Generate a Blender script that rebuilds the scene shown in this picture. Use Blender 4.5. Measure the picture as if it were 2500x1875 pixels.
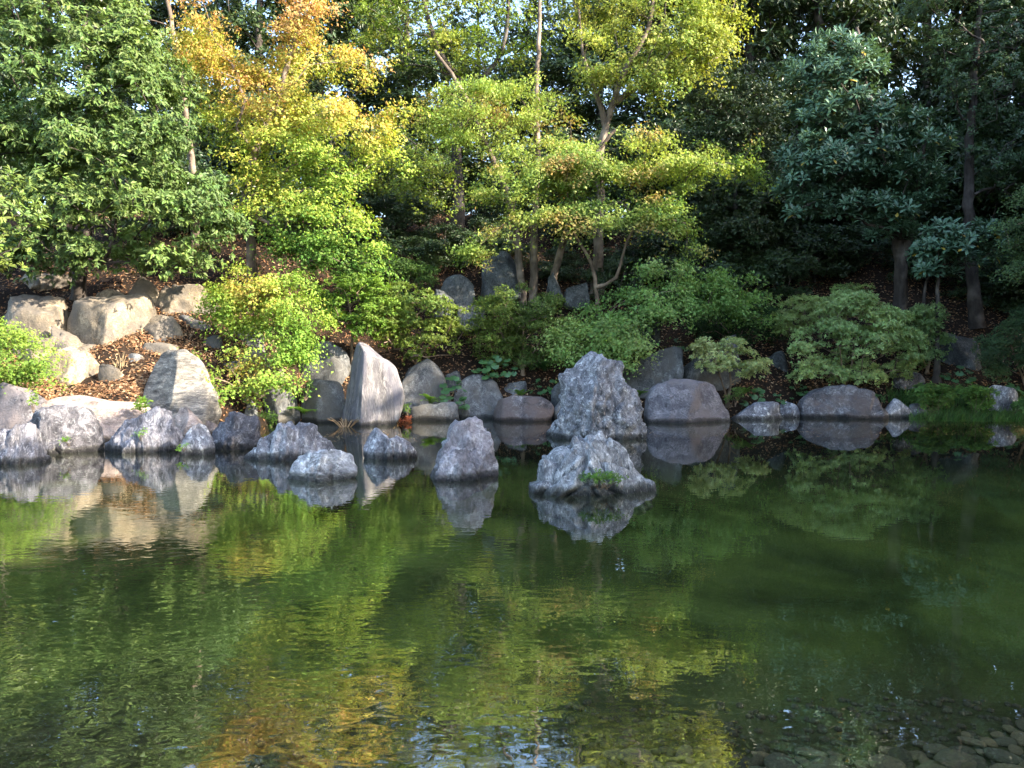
import bpy, bmesh, math, random
import numpy as np
from mathutils import Vector, noise as mn

for o in list(bpy.data.objects):
    bpy.data.objects.remove(o, do_unlink=True)
sc = bpy.context.scene
col = sc.collection
R = math.radians

# ------------------------------------------------------------------ camera
CAM_H = 2.0
FPX = 1875.0
PITCH = math.atan(87.5 / FPX)
cam_d = bpy.data.cameras.new('camera')
cam_d.sensor_width = 36.0
cam_d.lens = 27.0
cam_d.clip_start = 0.1
cam_d.clip_end = 2000
cam = bpy.data.objects.new('camera', cam_d)
cam.location = (0, 0, CAM_H)
cam.rotation_euler = (math.pi / 2 - PITCH, 0, 0)
col.objects.link(cam)
sc.camera = cam

# ------------------------------------------------------------------ light
SUN_AZ, SUN_EL = R(70), R(27)          # azimuth: to the right of straight behind the camera
SUN_V = Vector((math.sin(SUN_AZ) * math.cos(SUN_EL), -math.cos(SUN_AZ) * math.cos(SUN_EL), math.sin(SUN_EL)))
world = bpy.data.worlds.new('World')
sc.world = world
world.use_nodes = True
wn = world.node_tree
sky = wn.nodes.new('ShaderNodeTexSky')
sky.sky_type = 'NISHITA'
sky.sun_disc = False
sky.sun_elevation = SUN_EL
sky.sun_rotation = math.atan2(SUN_V.x, SUN_V.y)
sky.air_density = 1.0
sky.dust_density = 1.5
sky.ozone_density = 1.2
bg = wn.nodes['Background']
bg.inputs['Strength'].default_value = 0.15
wn.links.new(sky.outputs[0], bg.inputs['Color'])
sun_d = bpy.data.lights.new('sun', 'SUN')
sun_d.energy = 3.8
sun_d.angle = R(0.6)
sun_d.color = (1.0, 0.89, 0.72)
sun = bpy.data.objects.new('sun', sun_d)
sun.rotation_euler = (-SUN_V).to_track_quat('-Z', 'Y').to_euler()
sun.location = (20, -20, 30)
col.objects.link(sun)

vs = sc.view_settings
vs.view_transform = 'Standard'
vs.look = 'None'
vs.exposure = 2.5
vs.gamma = 1.0
vs.use_curve_mapping = False
cy = sc.cycles
cy.max_bounces = 5
cy.diffuse_bounces = 2
cy.use_adaptive_sampling = True
cy.adaptive_threshold = 0.02
cy.glossy_bounces = 3
cy.transmission_bounces = 3
cy.transparent_max_bounces = 8
cy.caustics_reflective = False
cy.caustics_refractive = False
cy.sample_clamp_indirect = 6.0
cy.use_denoising = True

# ------------------------------------------------------------------ helpers
def P(u, v, Y):
    """World point on the ray of a photo pixel, Y metres ahead of the viewer."""
    dx = (u - 1250) / FPX
    dy = -(v - 937.5) / FPX
    t = Y / (math.cos(PITCH) + dy * math.sin(PITCH))
    return Vector((dx * t, Y, CAM_H + t * (dy * math.cos(PITCH) - math.sin(PITCH))))

K = 2500 / 2212.0
def PD(x, y, Y):
    return P(x * K, y * K, Y)
def wy(v):
    """Distance at which a photo row meets the water."""
    lo, hi = 1.0, 200.0
    for _ in range(50):
        m = (lo + hi) / 2
        if P(1250, v, m).z > 0: lo = m
        else: hi = m
    return lo

def tag(o, label=None, cat=None, group=None, kind=None):
    if label: o['label'] = label
    if cat: o['category'] = cat
    if group: o['group'] = group
    if kind: o['kind'] = kind
    return o

def empty(name, loc, label=None, cat=None, group=None):
    o = bpy.data.objects.new(name, None)
    o.location = loc
    o.empty_display_size = 0.2
    col.objects.link(o)
    return tag(o, label, cat, group)

def np_mesh(name, verts, tris, mat, cols=None, smooth=False):
    verts = np.ascontiguousarray(verts, dtype=np.float32)
    tris = np.ascontiguousarray(tris, dtype=np.int32)
    me = bpy.data.meshes.new(name)
    me.vertices.add(len(verts))
    me.vertices.foreach_set('co', verts.ravel())
    me.loops.add(tris.size)
    me.loops.foreach_set('vertex_index', tris.ravel())
    me.polygons.add(len(tris))
    k = tris.shape[1]
    me.polygons.foreach_set('loop_start', np.arange(0, tris.size, k, dtype=np.int32))
    me.polygons.foreach_set('loop_total', np.full(len(tris), k, dtype=np.int32))
    me.polygons.foreach_set('use_smooth', np.full(len(tris), smooth, dtype=bool))
    me.update(calc_edges=True)
    if cols is not None:
        a = me.color_attributes.new('Col', 'FLOAT_COLOR', 'POINT')
        c4 = np.ones((len(verts), 4), dtype=np.float32)
        c4[:, :3] = cols
        a.data.foreach_set('color', c4.ravel())
    me.materials.append(mat)
    return me

def put(name, me, parent=None, loc=None, world_verts=False):
    o = bpy.data.objects.new(name, me)
    col.objects.link(o)
    if parent is not None:
        o.parent = parent
        if world_verts:
            o.location = -Vector(parent.location)
        elif loc is not None:
            o.location = loc
    elif loc is not None:
        o.location = loc
    return o

def norm(a):
    return a / np.maximum(np.linalg.norm(a, axis=-1, keepdims=True), 1e-9)

# ------------------------------------------------------------------ materials
def newmat(name):
    m = bpy.data.materials.new(name)
    m.use_nodes = True
    nt = m.node_tree
    for n in list(nt.nodes): nt.nodes.remove(n)
    out = nt.nodes.new('ShaderNodeOutputMaterial')
    return m, nt, out

def N(nt, t, **kw):
    n = nt.nodes.new(t)
    for k, v in kw.items():
        if k in ('operation', 'blend_type', 'data_type', 'feature', 'interpolation', 'noise_dimensions', 'attribute_name', 'distance', 'wave_type', 'noise_type', 'normalize'):
            setattr(n, k, v)
        else:
            key = k.replace('_', ' ')
            n.inputs[key].default_value = v
    return n

def L(nt, a, b): nt.links.new(a, b)

def ramp(nt, stops):
    r = nt.nodes.new('ShaderNodeValToRGB')
    e = r.color_ramp.elements
    while len(e) < len(stops): e.new(0.5)
    for i, (p, c) in enumerate(stops):
        e[i].position = p
        e[i].color = (*c, 1) if len(c) == 3 else c
    return r

def mix(nt, fac, a, b, bt='MIX'):
    m = nt.nodes.new('ShaderNodeMix')
    m.data_type = 'RGBA'
    m.blend_type = bt
    for sock, val in ((m.inputs[0], fac), (m.inputs[6], a), (m.inputs[7], b)):
        if hasattr(val, 'is_linked') or hasattr(val, 'links'):
            nt.links.new(val, sock)
        elif isinstance(val, (int, float)):
            sock.default_value = val
        else:
            sock.default_value = (*val, 1)
    return m.outputs[2]

def leaf_mat(name, rough=0.5, spec=0.35, trans=0.3, tcol=(1.15, 1.1, 0.55)):
    m, nt, out = newmat(name)
    at = N(nt, 'ShaderNodeAttribute', attribute_name='Col')
    pr = N(nt, 'ShaderNodeBsdfPrincipled', Roughness=rough)
    pr.inputs['Specular IOR Level'].default_value = spec
    L(nt, at.outputs['Color'], pr.inputs['Base Color'])
    tr = nt.nodes.new('ShaderNodeBsdfTranslucent')
    tc = mix(nt, 1.0, at.outputs['Color'], tcol, 'MULTIPLY')
    L(nt, tc, tr.inputs['Color'])
    mx = nt.nodes.new('ShaderNodeMixShader')
    mx.inputs[0].default_value = trans
    L(nt, pr.outputs[0], mx.inputs[1]); L(nt, tr.outputs[0], mx.inputs[2])
    L(nt, mx.outputs[0], out.inputs[0])
    return m

def bark_mat(name, c1, c2, scale=6.0):
    m, nt, out = newmat(name)
    tc = nt.nodes.new('ShaderNodeTexCoord')
    mp = nt.nodes.new('ShaderNodeMapping')
    mp.inputs['Scale'].default_value = (1, 1, 0.28)
    L(nt, tc.outputs['Object'], mp.inputs[0])
    n1 = N(nt, 'ShaderNodeTexNoise', Scale=scale, Detail=6.0, Roughness=0.65)
    L(nt, mp.outputs[0], n1.inputs['Vector'])
    n2 = N(nt, 'ShaderNodeTexNoise', Scale=1.7, Detail=3.0)
    L(nt, tc.outputs['Object'], n2.inputs['Vector'])
    r = ramp(nt, [(0.3, c1), (0.72, c2)])
    L(nt, n1.outputs[0], r.inputs[0])
    r2 = ramp(nt, [(0.5, (0, 0, 0)), (0.7, (1, 1, 1))])
    L(nt, n2.outputs[0], r2.inputs[0])
    lich = tuple(min(1, c * 1.5 + 0.02) for c in c2)
    c = mix(nt, r2.outputs[0], r.outputs[0], lich)
    pr = N(nt, 'ShaderNodeBsdfPrincipled', Roughness=0.9)
    pr.inputs['Specular IOR Level'].default_value = 0.15
    L(nt, c, pr.inputs['Base Color'])
    b = N(nt, 'ShaderNodeBump', Strength=0.6, Distance=0.03)
    L(nt, n1.outputs[0], b.inputs['Height'])
    L(nt, b.outputs[0], pr.inputs['Normal'])
    L(nt, pr.outputs[0], out.inputs[0])
    return m

def rock_mat(name, dark, mid, light, vein=(0.7, 0.7, 0.72), veins=0.5, stretch=(1, 1, 1), scale=1.0, stain=None, bump=0.5, rot=(0, 0, 0), wet=True, stri=(5, 2.5, 0.55)):
    m, nt, out = newmat(name)
    tc = nt.nodes.new('ShaderNodeTexCoord')
    oi = nt.nodes.new('ShaderNodeObjectInfo')
    off = N(nt, 'ShaderNodeVectorMath', operation='SCALE'); off.inputs['Scale'].default_value = 40.0
    cx = nt.nodes.new('ShaderNodeCombineXYZ')
    for i in range(3): L(nt, oi.outputs['Random'], cx.inputs[i])
    L(nt, cx.outputs[0], off.inputs[0])
    mp = nt.nodes.new('ShaderNodeMapping')
    mp.inputs['Scale'].default_value = stretch
    mp.inputs['Rotation'].default_value = rot
    L(nt, tc.outputs['Object'], mp.inputs[0])
    ad = N(nt, 'ShaderNodeVectorMath', operation='ADD')
    L(nt, mp.outputs[0], ad.inputs[0]); L(nt, off.outputs[0], ad.inputs[1])
    V = ad.outputs[0]
    big = N(nt, 'ShaderNodeTexNoise', Scale=2.2 * scale, Detail=8.0, Roughness=0.68, Distortion=0.6)
    L(nt, V, big.inputs['Vector'])
    r = ramp(nt, [(0.28, dark), (0.5, mid), (0.72, light)])
    L(nt, big.outputs[0], r.inputs[0])
    c = r.outputs[0]
    vn = N(nt, 'ShaderNodeTexNoise', Scale=3.4 * scale, Detail=9.0, Roughness=0.72, Distortion=1.6)
    L(nt, V, vn.inputs['Vector'])
    vr = ramp(nt, [(0.53, (0, 0, 0)), (0.66, (veins, veins, veins))])
    L(nt, vn.outputs[0], vr.inputs[0])
    c = mix(nt, vr.outputs[0], c, vein)
    qn = N(nt, 'ShaderNodeTexNoise', Scale=1.5 * scale, Detail=3.0, Roughness=0.55, Distortion=1.2)
    L(nt, V, qn.inputs['Vector'])
    qr = ramp(nt, [(0.484, (0, 0, 0)), (0.492, (0.75, 0.75, 0.75)), (0.500, (0, 0, 0))])
    L(nt, qn.outputs[0], qr.inputs[0])
    qm = N(nt, 'ShaderNodeMath', operation='MULTIPLY'); L(nt, qr.outputs[0], qm.inputs[0]); L(nt, big.outputs[0], qm.inputs[1])
    c = mix(nt, qm.outputs[0], c, vein)
    pv = N(nt, 'ShaderNodeTexVoronoi', Scale=2.6 * scale)
    pw = N(nt, 'ShaderNodeTexNoise', Scale=5.0 * scale, Detail=5.0, Roughness=0.7); L(nt, V, pw.inputs['Vector'])
    px_ = N(nt, 'ShaderNodeVectorMath', operation='MULTIPLY_ADD'); px_.inputs[1].default_value = (0.5, 0.5, 0.5)
    L(nt, pw.outputs['Color'], px_.inputs[0]); L(nt, V, px_.inputs[2]); L(nt, px_.outputs[0], pv.inputs['Vector'])
    pg = nt.nodes.new('ShaderNodeRGBToBW'); L(nt, pv.outputs['Color'], pg.inputs[0])
    pr_ = ramp(nt, [(0.15, (0.55, 0.55, 0.56)), (0.5, (1, 1, 1)), (0.85, (1.4, 1.38, 1.36))]); L(nt, pg.outputs[0], pr_.inputs[0])
    c = mix(nt, 0.75, c, pr_.outputs[0], 'MULTIPLY')
    # fine speckle
    sp = N(nt, 'ShaderNodeTexNoise', Scale=26.0 * scale, Detail=5.0, Roughness=0.7)
    L(nt, V, sp.inputs['Vector'])
    sr = ramp(nt, [(0.32, (0.35, 0.35, 0.36)), (0.52, (1, 1, 1)), (0.72, (1.35, 1.35, 1.35))])
    L(nt, sp.outputs[0], sr.inputs[0])
    c = mix(nt, 0.7, c, sr.outputs[0], 'MULTIPLY')
    sv = nt.nodes.new('ShaderNodeMapping'); sv.inputs['Scale'].default_value = (stri[0], stri[0], stri[1]); sv.inputs['Rotation'].default_value = rot
    L(nt, tc.outputs['Object'], sv.inputs[0])
    sa = N(nt, 'ShaderNodeVectorMath', operation='ADD'); L(nt, sv.outputs[0], sa.inputs[0]); L(nt, off.outputs[0], sa.inputs[1])
    sno = N(nt, 'ShaderNodeTexNoise', Scale=1.0, Detail=7.0, Roughness=0.7, Distortion=0.7)
    L(nt, sa.outputs[0], sno.inputs['Vector'])
    sra = ramp(nt, [(0.34, (0.32, 0.32, 0.34)), (0.47, (0.85, 0.85, 0.86)), (0.58, (1.1, 1.1, 1.1)), (0.70, (1.8, 1.8, 1.8))])
    L(nt, sno.outputs[0], sra.inputs[0])
    c = mix(nt, stri[2], c, sra.outputs[0], 'MULTIPLY')
    # cracks
    vo = N(nt, 'ShaderNodeTexVoronoi', feature='DISTANCE_TO_EDGE', Scale=1.5 * scale)
    wv = N(nt, 'ShaderNodeTexNoise', Scale=3.0 * scale, Detail=4.0)
    L(nt, V, wv.inputs['Vector'])
    wa = N(nt, 'ShaderNodeVectorMath', operation='ADD')
    ws = N(nt, 'ShaderNodeVectorMath', operation='SCALE'); ws.inputs['Scale'].default_value = 0.7
    L(nt, wv.outputs['Color'], ws.inputs[0])
    L(nt, V, wa.inputs[0]); L(nt, ws.outputs[0], wa.inputs[1])
    L(nt, wa.outputs[0], vo.inputs['Vector'])
    cr = ramp(nt, [(0.0, (0.45, 0.45, 0.45)), (0.018, (1, 1, 1))])
    L(nt, vo.outputs['Distance'], cr.inputs[0])
    c = mix(nt, 0.6, c, cr.outputs[0], 'MULTIPLY')
    if stain:
        sn = N(nt, 'ShaderNodeTexNoise', Scale=1.1 * scale, Detail=5.0, Distortion=0.8)
        o2 = N(nt, 'ShaderNodeVectorMath', operation='ADD'); o2.inputs[1].default_value = (9, 4, 2)
        L(nt, V, o2.inputs[0]); L(nt, o2.outputs[0], sn.inputs['Vector'])
        st = ramp(nt, [(0.46, (0, 0, 0)), (0.60, (0.85, 0.85, 0.85))])
        L(nt, sn.outputs[0], st.inputs[0])
        c = mix(nt, st.outputs[0], c, stain)
    if wet:   # dark tide mark just above the water
        geo = nt.nodes.new('ShaderNodeNewGeometry')
        sx = nt.nodes.new('ShaderNodeSeparateXYZ')
        L(nt, geo.outputs['Position'], sx.inputs[0])
        an = N(nt, 'ShaderNodeMath', operation='MULTIPLY_ADD'); an.inputs[1].default_value = 0.26; an.inputs[2].default_value = -0.10
        L(nt, big.outputs[0], an.inputs[0])
        sb = N(nt, 'ShaderNodeMath', operation='SUBTRACT')
        L(nt, sx.outputs[2], sb.inputs[0]); L(nt, an.outputs[0], sb.inputs[1])
        wr = ramp(nt, [(0.0, (0.16, 0.16, 0.15)), (0.06, (0.45, 0.44, 0.40)), (0.10, (1, 1, 1))])
        L(nt, sb.outputs[0], wr.inputs[0])
        c = mix(nt, 1.0, c, wr.outputs[0], 'MULTIPLY')
    pr = N(nt, 'ShaderNodeBsdfPrincipled', Roughness=0.85)
    pr.inputs['Specular IOR Level'].default_value = 0.25
    L(nt, c, pr.inputs['Base Color'])
    hm = N(nt, 'ShaderNodeMath', operation='MULTIPLY_ADD'); hm.inputs[1].default_value = 0.35
    L(nt, sp.outputs[0], hm.inputs[0]); L(nt, vn.outputs[0], hm.inputs[2])
    b = N(nt, 'ShaderNodeBump', Strength=bump, Distance=0.09)
    L(nt, hm.outputs[0], b.inputs['Height'])
    L(nt, b.outputs[0], pr.inputs['Normal'])
    L(nt, pr.outputs[0], out.inputs[0])
    return m

M = {}
M['leaf_gloss'] = leaf_mat('glossy_leaf', 0.38, 0.5, 0.18)
M['leaf_mid'] = leaf_mat('waxy_leaf', 0.5, 0.28, 0.30)
M['leaf_soft'] = leaf_mat('soft_leaf', 0.6, 0.25, 0.36)
M['leaf_dry'] = leaf_mat('dry_leaf', 0.8, 0.15, 0.15, (1.0, 0.9, 0.7))
M['bark_maple'] = bark_mat('maple_bark', (0.055, 0.042, 0.033), (0.20, 0.155, 0.12))
M['bark_dark'] = bark_mat('dark_bark', (0.022, 0.018, 0.016), (0.085, 0.07, 0.06))
M['bark_twig'] = bark_mat('twig_bark', (0.07, 0.05, 0.035), (0.22, 0.16, 0.11))
M['lav'] = rock_mat('lavender_grey_stone', (0.06, 0.057, 0.064), (0.225, 0.217, 0.232), (0.42, 0.412, 0.43), (0.74, 0.74, 0.74), 1.0, (1, 1, 0.6), 1.7, bump=0.8, stri=(8, 3.0, 0.8))
M['crag'] = rock_mat('craggy_grey_stone', (0.055, 0.055, 0.062), (0.235, 0.235, 0.25), (0.46, 0.46, 0.48), (0.76, 0.77, 0.77), 1.0, (1.2, 1.2, 0.8), 2.2, bump=0.8, stri=(7, 4.0, 0.8))
M['slab'] = rock_mat('pale_slab_stone', (0.09, 0.09, 0.10), (0.30, 0.305, 0.315), (0.52, 0.53, 0.53), (0.78, 0.79, 0.78), 0.95, (1.6, 1.6, 0.6), 2.0, bump=0.8, stri=(14, 3.0, 0.8), rot=(0, 0.75, 0))
M['vert'] = rock_mat('streaked_grey_stone', (0.06, 0.06, 0.07), (0.22, 0.215, 0.24), (0.40, 0.39, 0.42), (0.66, 0.64, 0.66), 0.85, (1.7, 1.7, 0.4), 1.8, bump=0.8, stri=(13, 2.0, 0.8))
M['mauve'] = rock_mat('mauve_stone', (0.10, 0.09, 0.098), (0.26, 0.238, 0.25), (0.40, 0.375, 0.385), (0.66, 0.65, 0.65), 0.6, (1, 1, 0.7), 0.85, bump=0.8, stri=(3.5, 4.5, 0.55))
M['crust'] = rock_mat('white_crusted_stone', (0.12, 0.115, 0.12), (0.34, 0.335, 0.34), (0.55, 0.55, 0.55), (0.80, 0.80, 0.79), 1.0, (0.8, 0.8, 1.0), 1.1, bump=0.9, stri=(4, 4, 0.7))
M['dark'] = rock_mat('dark_purple_stone', (0.04, 0.038, 0.043), (0.105, 0.10, 0.11), (0.21, 0.203, 0.218), (0.5, 0.5, 0.5), 0.6, (1, 1, 0.8), 1.6, bump=0.6, stri=(7, 4.0, 0.75))
M['tan'] = rock_mat('warm_tan_stone', (0.085, 0.067, 0.047), (0.23, 0.185, 0.13), (0.37, 0.305, 0.22), (0.47, 0.40, 0.30), 0.5, (1, 1, 1), 0.9, stain=(0.13, 0.115, 0.10), wet=False)
M['pink'] = rock_mat('pinkish_stone', (0.17, 0.12, 0.10), (0.34, 0.265, 0.225), (0.47, 0.39, 0.34), (0.56, 0.49, 0.44), 0.6, (1, 1, 2.2), 1.1)
M['band'] = rock_mat('banded_cream_stone', (0.07, 0.07, 0.075), (0.26, 0.24, 0.21), (0.48, 0.44, 0.36), (0.60, 0.55, 0.46), 0.7, (0.7, 0.7, 2.6), 1.3, bump=0.9, stri=(2.2, 9.0, 0.85))
M['grey'] = rock_mat('plain_grey_stone', (0.045, 0.047, 0.048), (0.11, 0.112, 0.113), (0.19, 0.19, 0.19), (0.36, 0.375, 0.36), 0.45, (1, 1, 0.8), 1.0, stain=(0.10, 0.092, 0.08))
M['brown'] = rock_mat('purple_brown_stone', (0.05, 0.046, 0.049), (0.11, 0.102, 0.108), (0.18, 0.168, 0.174), (0.46, 0.45, 0.45), 0.5, (1, 1, 1.2), 1.0, stain=(0.13, 0.10, 0.09))
M['dome'] = rock_mat('lilac_boulder_stone', (0.075, 0.069, 0.077), (0.15, 0.14, 0.152), (0.225, 0.21, 0.225), (0.40, 0.385, 0.39), 0.5, (1, 1, 1.2), 0.9, stain=(0.17, 0.145, 0.145))
M['shade'] = rock_mat('shade_dark_stone', (0.035, 0.038, 0.038), (0.075, 0.08, 0.08), (0.13, 0.135, 0.135), (0.24, 0.26, 0.25), 0.3, (1, 1, 0.8), 1.0, wet=False)  # darker copy of the grey stone: shade is put into its colour
M['stand'] = rock_mat('standing_slab_stone', (0.09, 0.085, 0.095), (0.21, 0.195, 0.19), (0.33, 0.30, 0.275), (0.42, 0.395, 0.37), 0.6, (1.6, 1.6, 0.28), 1.2, stain=(0.12, 0.115, 0.135), stri=(9, 1.0, 0.6))

# ------------------------------------------------------------------ terrain
def shore(x):
    return np.interp(x, [-60, -12, -9, -7.6, -6.2, -3, 0, 5, 12, 16, 60], [15.5, 16.2, 16.7, 17.6, 19.9, 20.7, 21.3, 21.8, 22.1, 21.8, 21])
def slope(x):
    return np.interp(x, [-60, -9, -4, 4, 10, 60], [.50, .50, .62, .66, .60, .60])
def ground_h(x, y):
    x = np.asarray(x, dtype=float); y = np.asarray(y, dtype=float)
    s = y - shore(x) - np.interp(x, [-9, -6], [.15, .45])
    t = np.clip((s + 0.30) / 1.1, 0, 1); t = t * t * (3 - 2 * t)
    z = -0.75 + 1.25 * t + slope(x) * 1.04 * np.maximum(0, s - 0.4)
    top = 8.1
    z = np.where(z > top - 2, top - 2 + 2 * np.tanh((z - top + 2) / 2), z)
    z += 0.10 * np.sin(x * 1.3 + y * 0.7) * np.clip(s, 0, 1) + 0.07 * np.sin(x * 2.9 - y * 1.9) * np.clip(s, 0, 1)
    return z

def grid_mesh(name, xs, ys, hf, mat):
    X, Y = np.meshgrid(xs, ys)
    Z = hf(X, Y)
    verts = np.stack([X, Y, Z], -1).reshape(-1, 3)
    nx, ny = len(xs), len(ys)
    i = np.arange(nx * ny).reshape(ny, nx)
    q = np.stack([i[:-1, :-1], i[:-1, 1:], i[1:, 1:], i[1:, :-1]], -1).reshape(-1, 4)
    return np_mesh(name, verts, q, mat, smooth=True)

def soil_mat():
    m, nt, out = newmat('leaf_littered_soil')
    geo = nt.nodes.new('ShaderNodeNewGeometry')
    n1 = N(nt, 'ShaderNodeTexNoise', Scale=14.0, Detail=8.0, Roughness=0.75)
    n2 = N(nt, 'ShaderNodeTexNoise', Scale=0.7, Detail=4.0)
    L(nt, geo.outputs['Position'], n1.inputs['Vector']); L(nt, geo.outputs['Position'], n2.inputs['Vector'])
    r = ramp(nt, [(0.3, (0.012, 0.009, 0.007)), (0.55, (0.038, 0.026, 0.019)), (0.75, (0.085, 0.055, 0.037))])
    L(nt, n1.outputs[0], r.inputs[0])
    r2 = ramp(nt, [(0.4, (0.6, 0.6, 0.6)), (0.65, (1.15, 1.1, 1.05))])
    L(nt, n2.outputs[0], r2.inputs[0])
    c = mix(nt, 1.0, r.outputs[0], r2.outputs[0], 'MULTIPLY')
    sx = nt.nodes.new('ShaderNodeSeparateXYZ'); L(nt, geo.outputs['Position'], sx.inputs[0])
    mr = nt.nodes.new('ShaderNodeMapRange'); mr.inputs[1].default_value = 34.0; mr.inputs[2].default_value = 35.5
    L(nt, sx.outputs[1], mr.inputs[0])
    n3 = N(nt, 'ShaderNodeTexNoise', Scale=5.0, Detail=5.0); L(nt, geo.outputs['Position'], n3.inputs['Vector'])
    g = ramp(nt, [(0.35, (0.09, 0.10, 0.035)), (0.65, (0.17, 0.17, 0.07))]); L(nt, n3.outputs[0], g.inputs[0])
    c = mix(nt, mr.outputs[0], c, g.outputs[0])
    pr = N(nt, 'ShaderNodeBsdfPrincipled', Roughness=0.95)
    pr.inputs['Specular IOR Level'].default_value = 0.1
    L(nt, c, pr.inputs['Base Color'])
    b = N(nt, 'ShaderNodeBump', Strength=0.8, Distance=0.05)
    L(nt, n1.outputs[0], b.inputs['Height']); L(nt, b.outputs[0], pr.inputs['Normal'])
    L(nt, pr.outputs[0], out.inputs[0])
    return m
M['soil'] = soil_mat()

def far_steps(a, b, step, lo, hi):
    mid = list(np.arange(a, b + 1e-6, step))
    left, right = [], []
    x, d = a, step
    while x > lo:
        d *= 1.5; x -= d; left.append(x)
    x, d = mid[-1], step
    while x < hi:
        d *= 1.5; x += d; right.append(x)
    return np.array(sorted(left) + mid + right)

hill = put('hillside', grid_mesh('hillside', far_steps(-26, 26, 0.35, -400, 400), np.array(list(np.arange(14, 40, 0.3)) + list(far_steps(40.2, 60, 1.0, 40.1, 500))), ground_h, M['soil']))
tag(hill, 'leaf-littered slope rising behind the pond', None, None, 'structure')

def bed_h(x, y):
    z = np.interp(y, [-1, 2.0, 2.6, 3.3, 4.8, 7.5, 12, 24], [0.5, 0.42, 0.0, -0.20, -0.24, -0.42, -0.55, -0.6])
    z = z + np.where(y > 2.8, 0.03 * np.sin(x * 1.7 + 0.8 * y) + 0.025 * np.sin(x * 0.9 - 2.1 * y), 0)
    return z
def bed_mat():
    m, nt, out = newmat('algae_covered_pond_bed')
    geo = nt.nodes.new('ShaderNodeNewGeometry')
    mp = nt.nodes.new('ShaderNodeMapping'); mp.inputs['Scale'].default_value = (1, 0.6, 1)
    L(nt, geo.outputs['Position'], mp.inputs[0])
    n1 = N(nt, 'ShaderNodeTexNoise', Scale=0.75, Detail=6.0, Roughness=0.6, Distortion=0.5)
    L(nt, mp.outputs[0], n1.inputs['Vector'])
    r = ramp(nt, [(0.30, (0.018, 0.022, 0.010)), (0.48, (0.044, 0.054, 0.018)), (0.62, (0.070, 0.085, 0.025)), (0.78, (0.075, 0.080, 0.032))])
    L(nt, n1.outputs[0], r.inputs[0])
    n2 = N(nt, 'ShaderNodeTexNoise', Scale=6.0, Detail=6.0, Roughness=0.7)
    L(nt, geo.outputs['Position'], n2.inputs['Vector'])
    r2 = ramp(nt, [(0.3, (0.018, 0.015, 0.010)), (0.6, (0.05, 0.042, 0.026)), (0.8, (0.08, 0.066, 0.042))])
    L(nt, n2.outputs[0], r2.inputs[0])
    sx = nt.nodes.new('ShaderNodeSeparateXYZ'); L(nt, geo.outputs['Position'], sx.inputs[0])
    # brown silt towards the near bank
    ad = N(nt, 'ShaderNodeMath', operation='MULTIPLY_ADD'); ad.inputs[1].default_value = 2.4; L(nt, n1.outputs[0], ad.inputs[0]); L(nt, sx.outputs[1], ad.inputs[2])
    mr = nt.nodes.new('ShaderNodeMapRange'); mr.inputs[1].default_value = 7.2; mr.inputs[2].default_value = 5.2; 
    L(nt, ad.outputs[0], mr.inputs[0])
    c = mix(nt, mr.outputs[0], r.outputs[0], r2.outputs[0])
    # bed colour darkens towards the far bank
    mr2 = nt.nodes.new('ShaderNodeMapRange'); mr2.inputs[1].default_value = 14.0; mr2.inputs[2].default_value = 19.0
    L(nt, ad.outputs[0], mr2.inputs[0])
    c = mix(nt, mr2.outputs[0], c, (0.010, 0.011, 0.009))
    pr = N(nt, 'ShaderNodeBsdfPrincipled', Roughness=1.0)
    pr.inputs['Specular IOR Level'].default_value = 0.0
    L(nt, c, pr.inputs['Base Color'])
    L(nt, pr.outputs[0], out.inputs[0])
    return m
M['bed'] = bed_mat()
bed = put('pond_bed', grid_mesh('pond_bed', np.arange(-44, 44.1, 0.4), np.array(list(np.arange(-1, 25, 0.25))), bed_h, M['bed']))
tag(bed, 'green algae covered bed of the pond with cobbles', None, None, 'structure')

# cobbles on the bed, each its own piece
rng = np.random.default_rng(5)
def cobble_mat():
    m, nt, out = newmat('silted_cobble')
    oi = nt.nodes.new('ShaderNodeObjectInfo')
    tc = nt.nodes.new('ShaderNodeTexCoord')
    r = ramp(nt, [(0.0, (0.024, 0.017, 0.011)), (0.35, (0.078, 0.053, 0.032)), (0.6, (0.14, 0.092, 0.056)), (0.8, (0.058, 0.046, 0.035)), (1.0, (0.10, 0.072, 0.042))])
    L(nt, oi.outputs['Random'], r.inputs[0])
    n = N(nt, 'ShaderNodeTexNoise', Scale=9.0, Detail=6.0, Roughness=0.7)
    L(nt, tc.outputs['Object'], n.inputs['Vector'])
    r2 = ramp(nt, [(0.3, (0.45, 0.45, 0.42)), (0.65, (1.1, 1.1, 1.05))]); L(nt, n.outputs[0], r2.inputs[0])
    c = mix(nt, 1.0, r.outputs[0], r2.outputs[0], 'MULTIPLY')
    pr = N(nt, 'ShaderNodeBsdfPrincipled', Roughness=0.9)
    L(nt, c, pr.inputs['Base Color']); L(nt, pr.outputs[0], out.inputs[0])
    return m
M['cobble'] = cobble_mat()
def ico(sub):
    bm = bmesh.new(); bmesh.ops.create_icosphere(bm, subdivisions=sub, radius=1.0)
    v = np.array([x.co[:] for x in bm.verts]); f = np.array([[x.index for x in p.verts] for p in bm.faces]); bm.free()
    return v, f
ICO = {k: ico(k) for k in (3, 4, 5, 6)}
def cobble_mesh(seed):
    v, f = ICO[3]; v = v.copy()
    for i in range(len(v)):
        p = Vector(v[i]); v[i] *= 1 + 0.22 * mn.noise(p * 1.3 + Vector((seed * 7, 0, 0)))
    return np_mesh('cobble', v * np.array([1, .78, .34]), f, M['cobble'], smooth=True)
cobs = [cobble_mesh(i) for i in range(6)]
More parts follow.
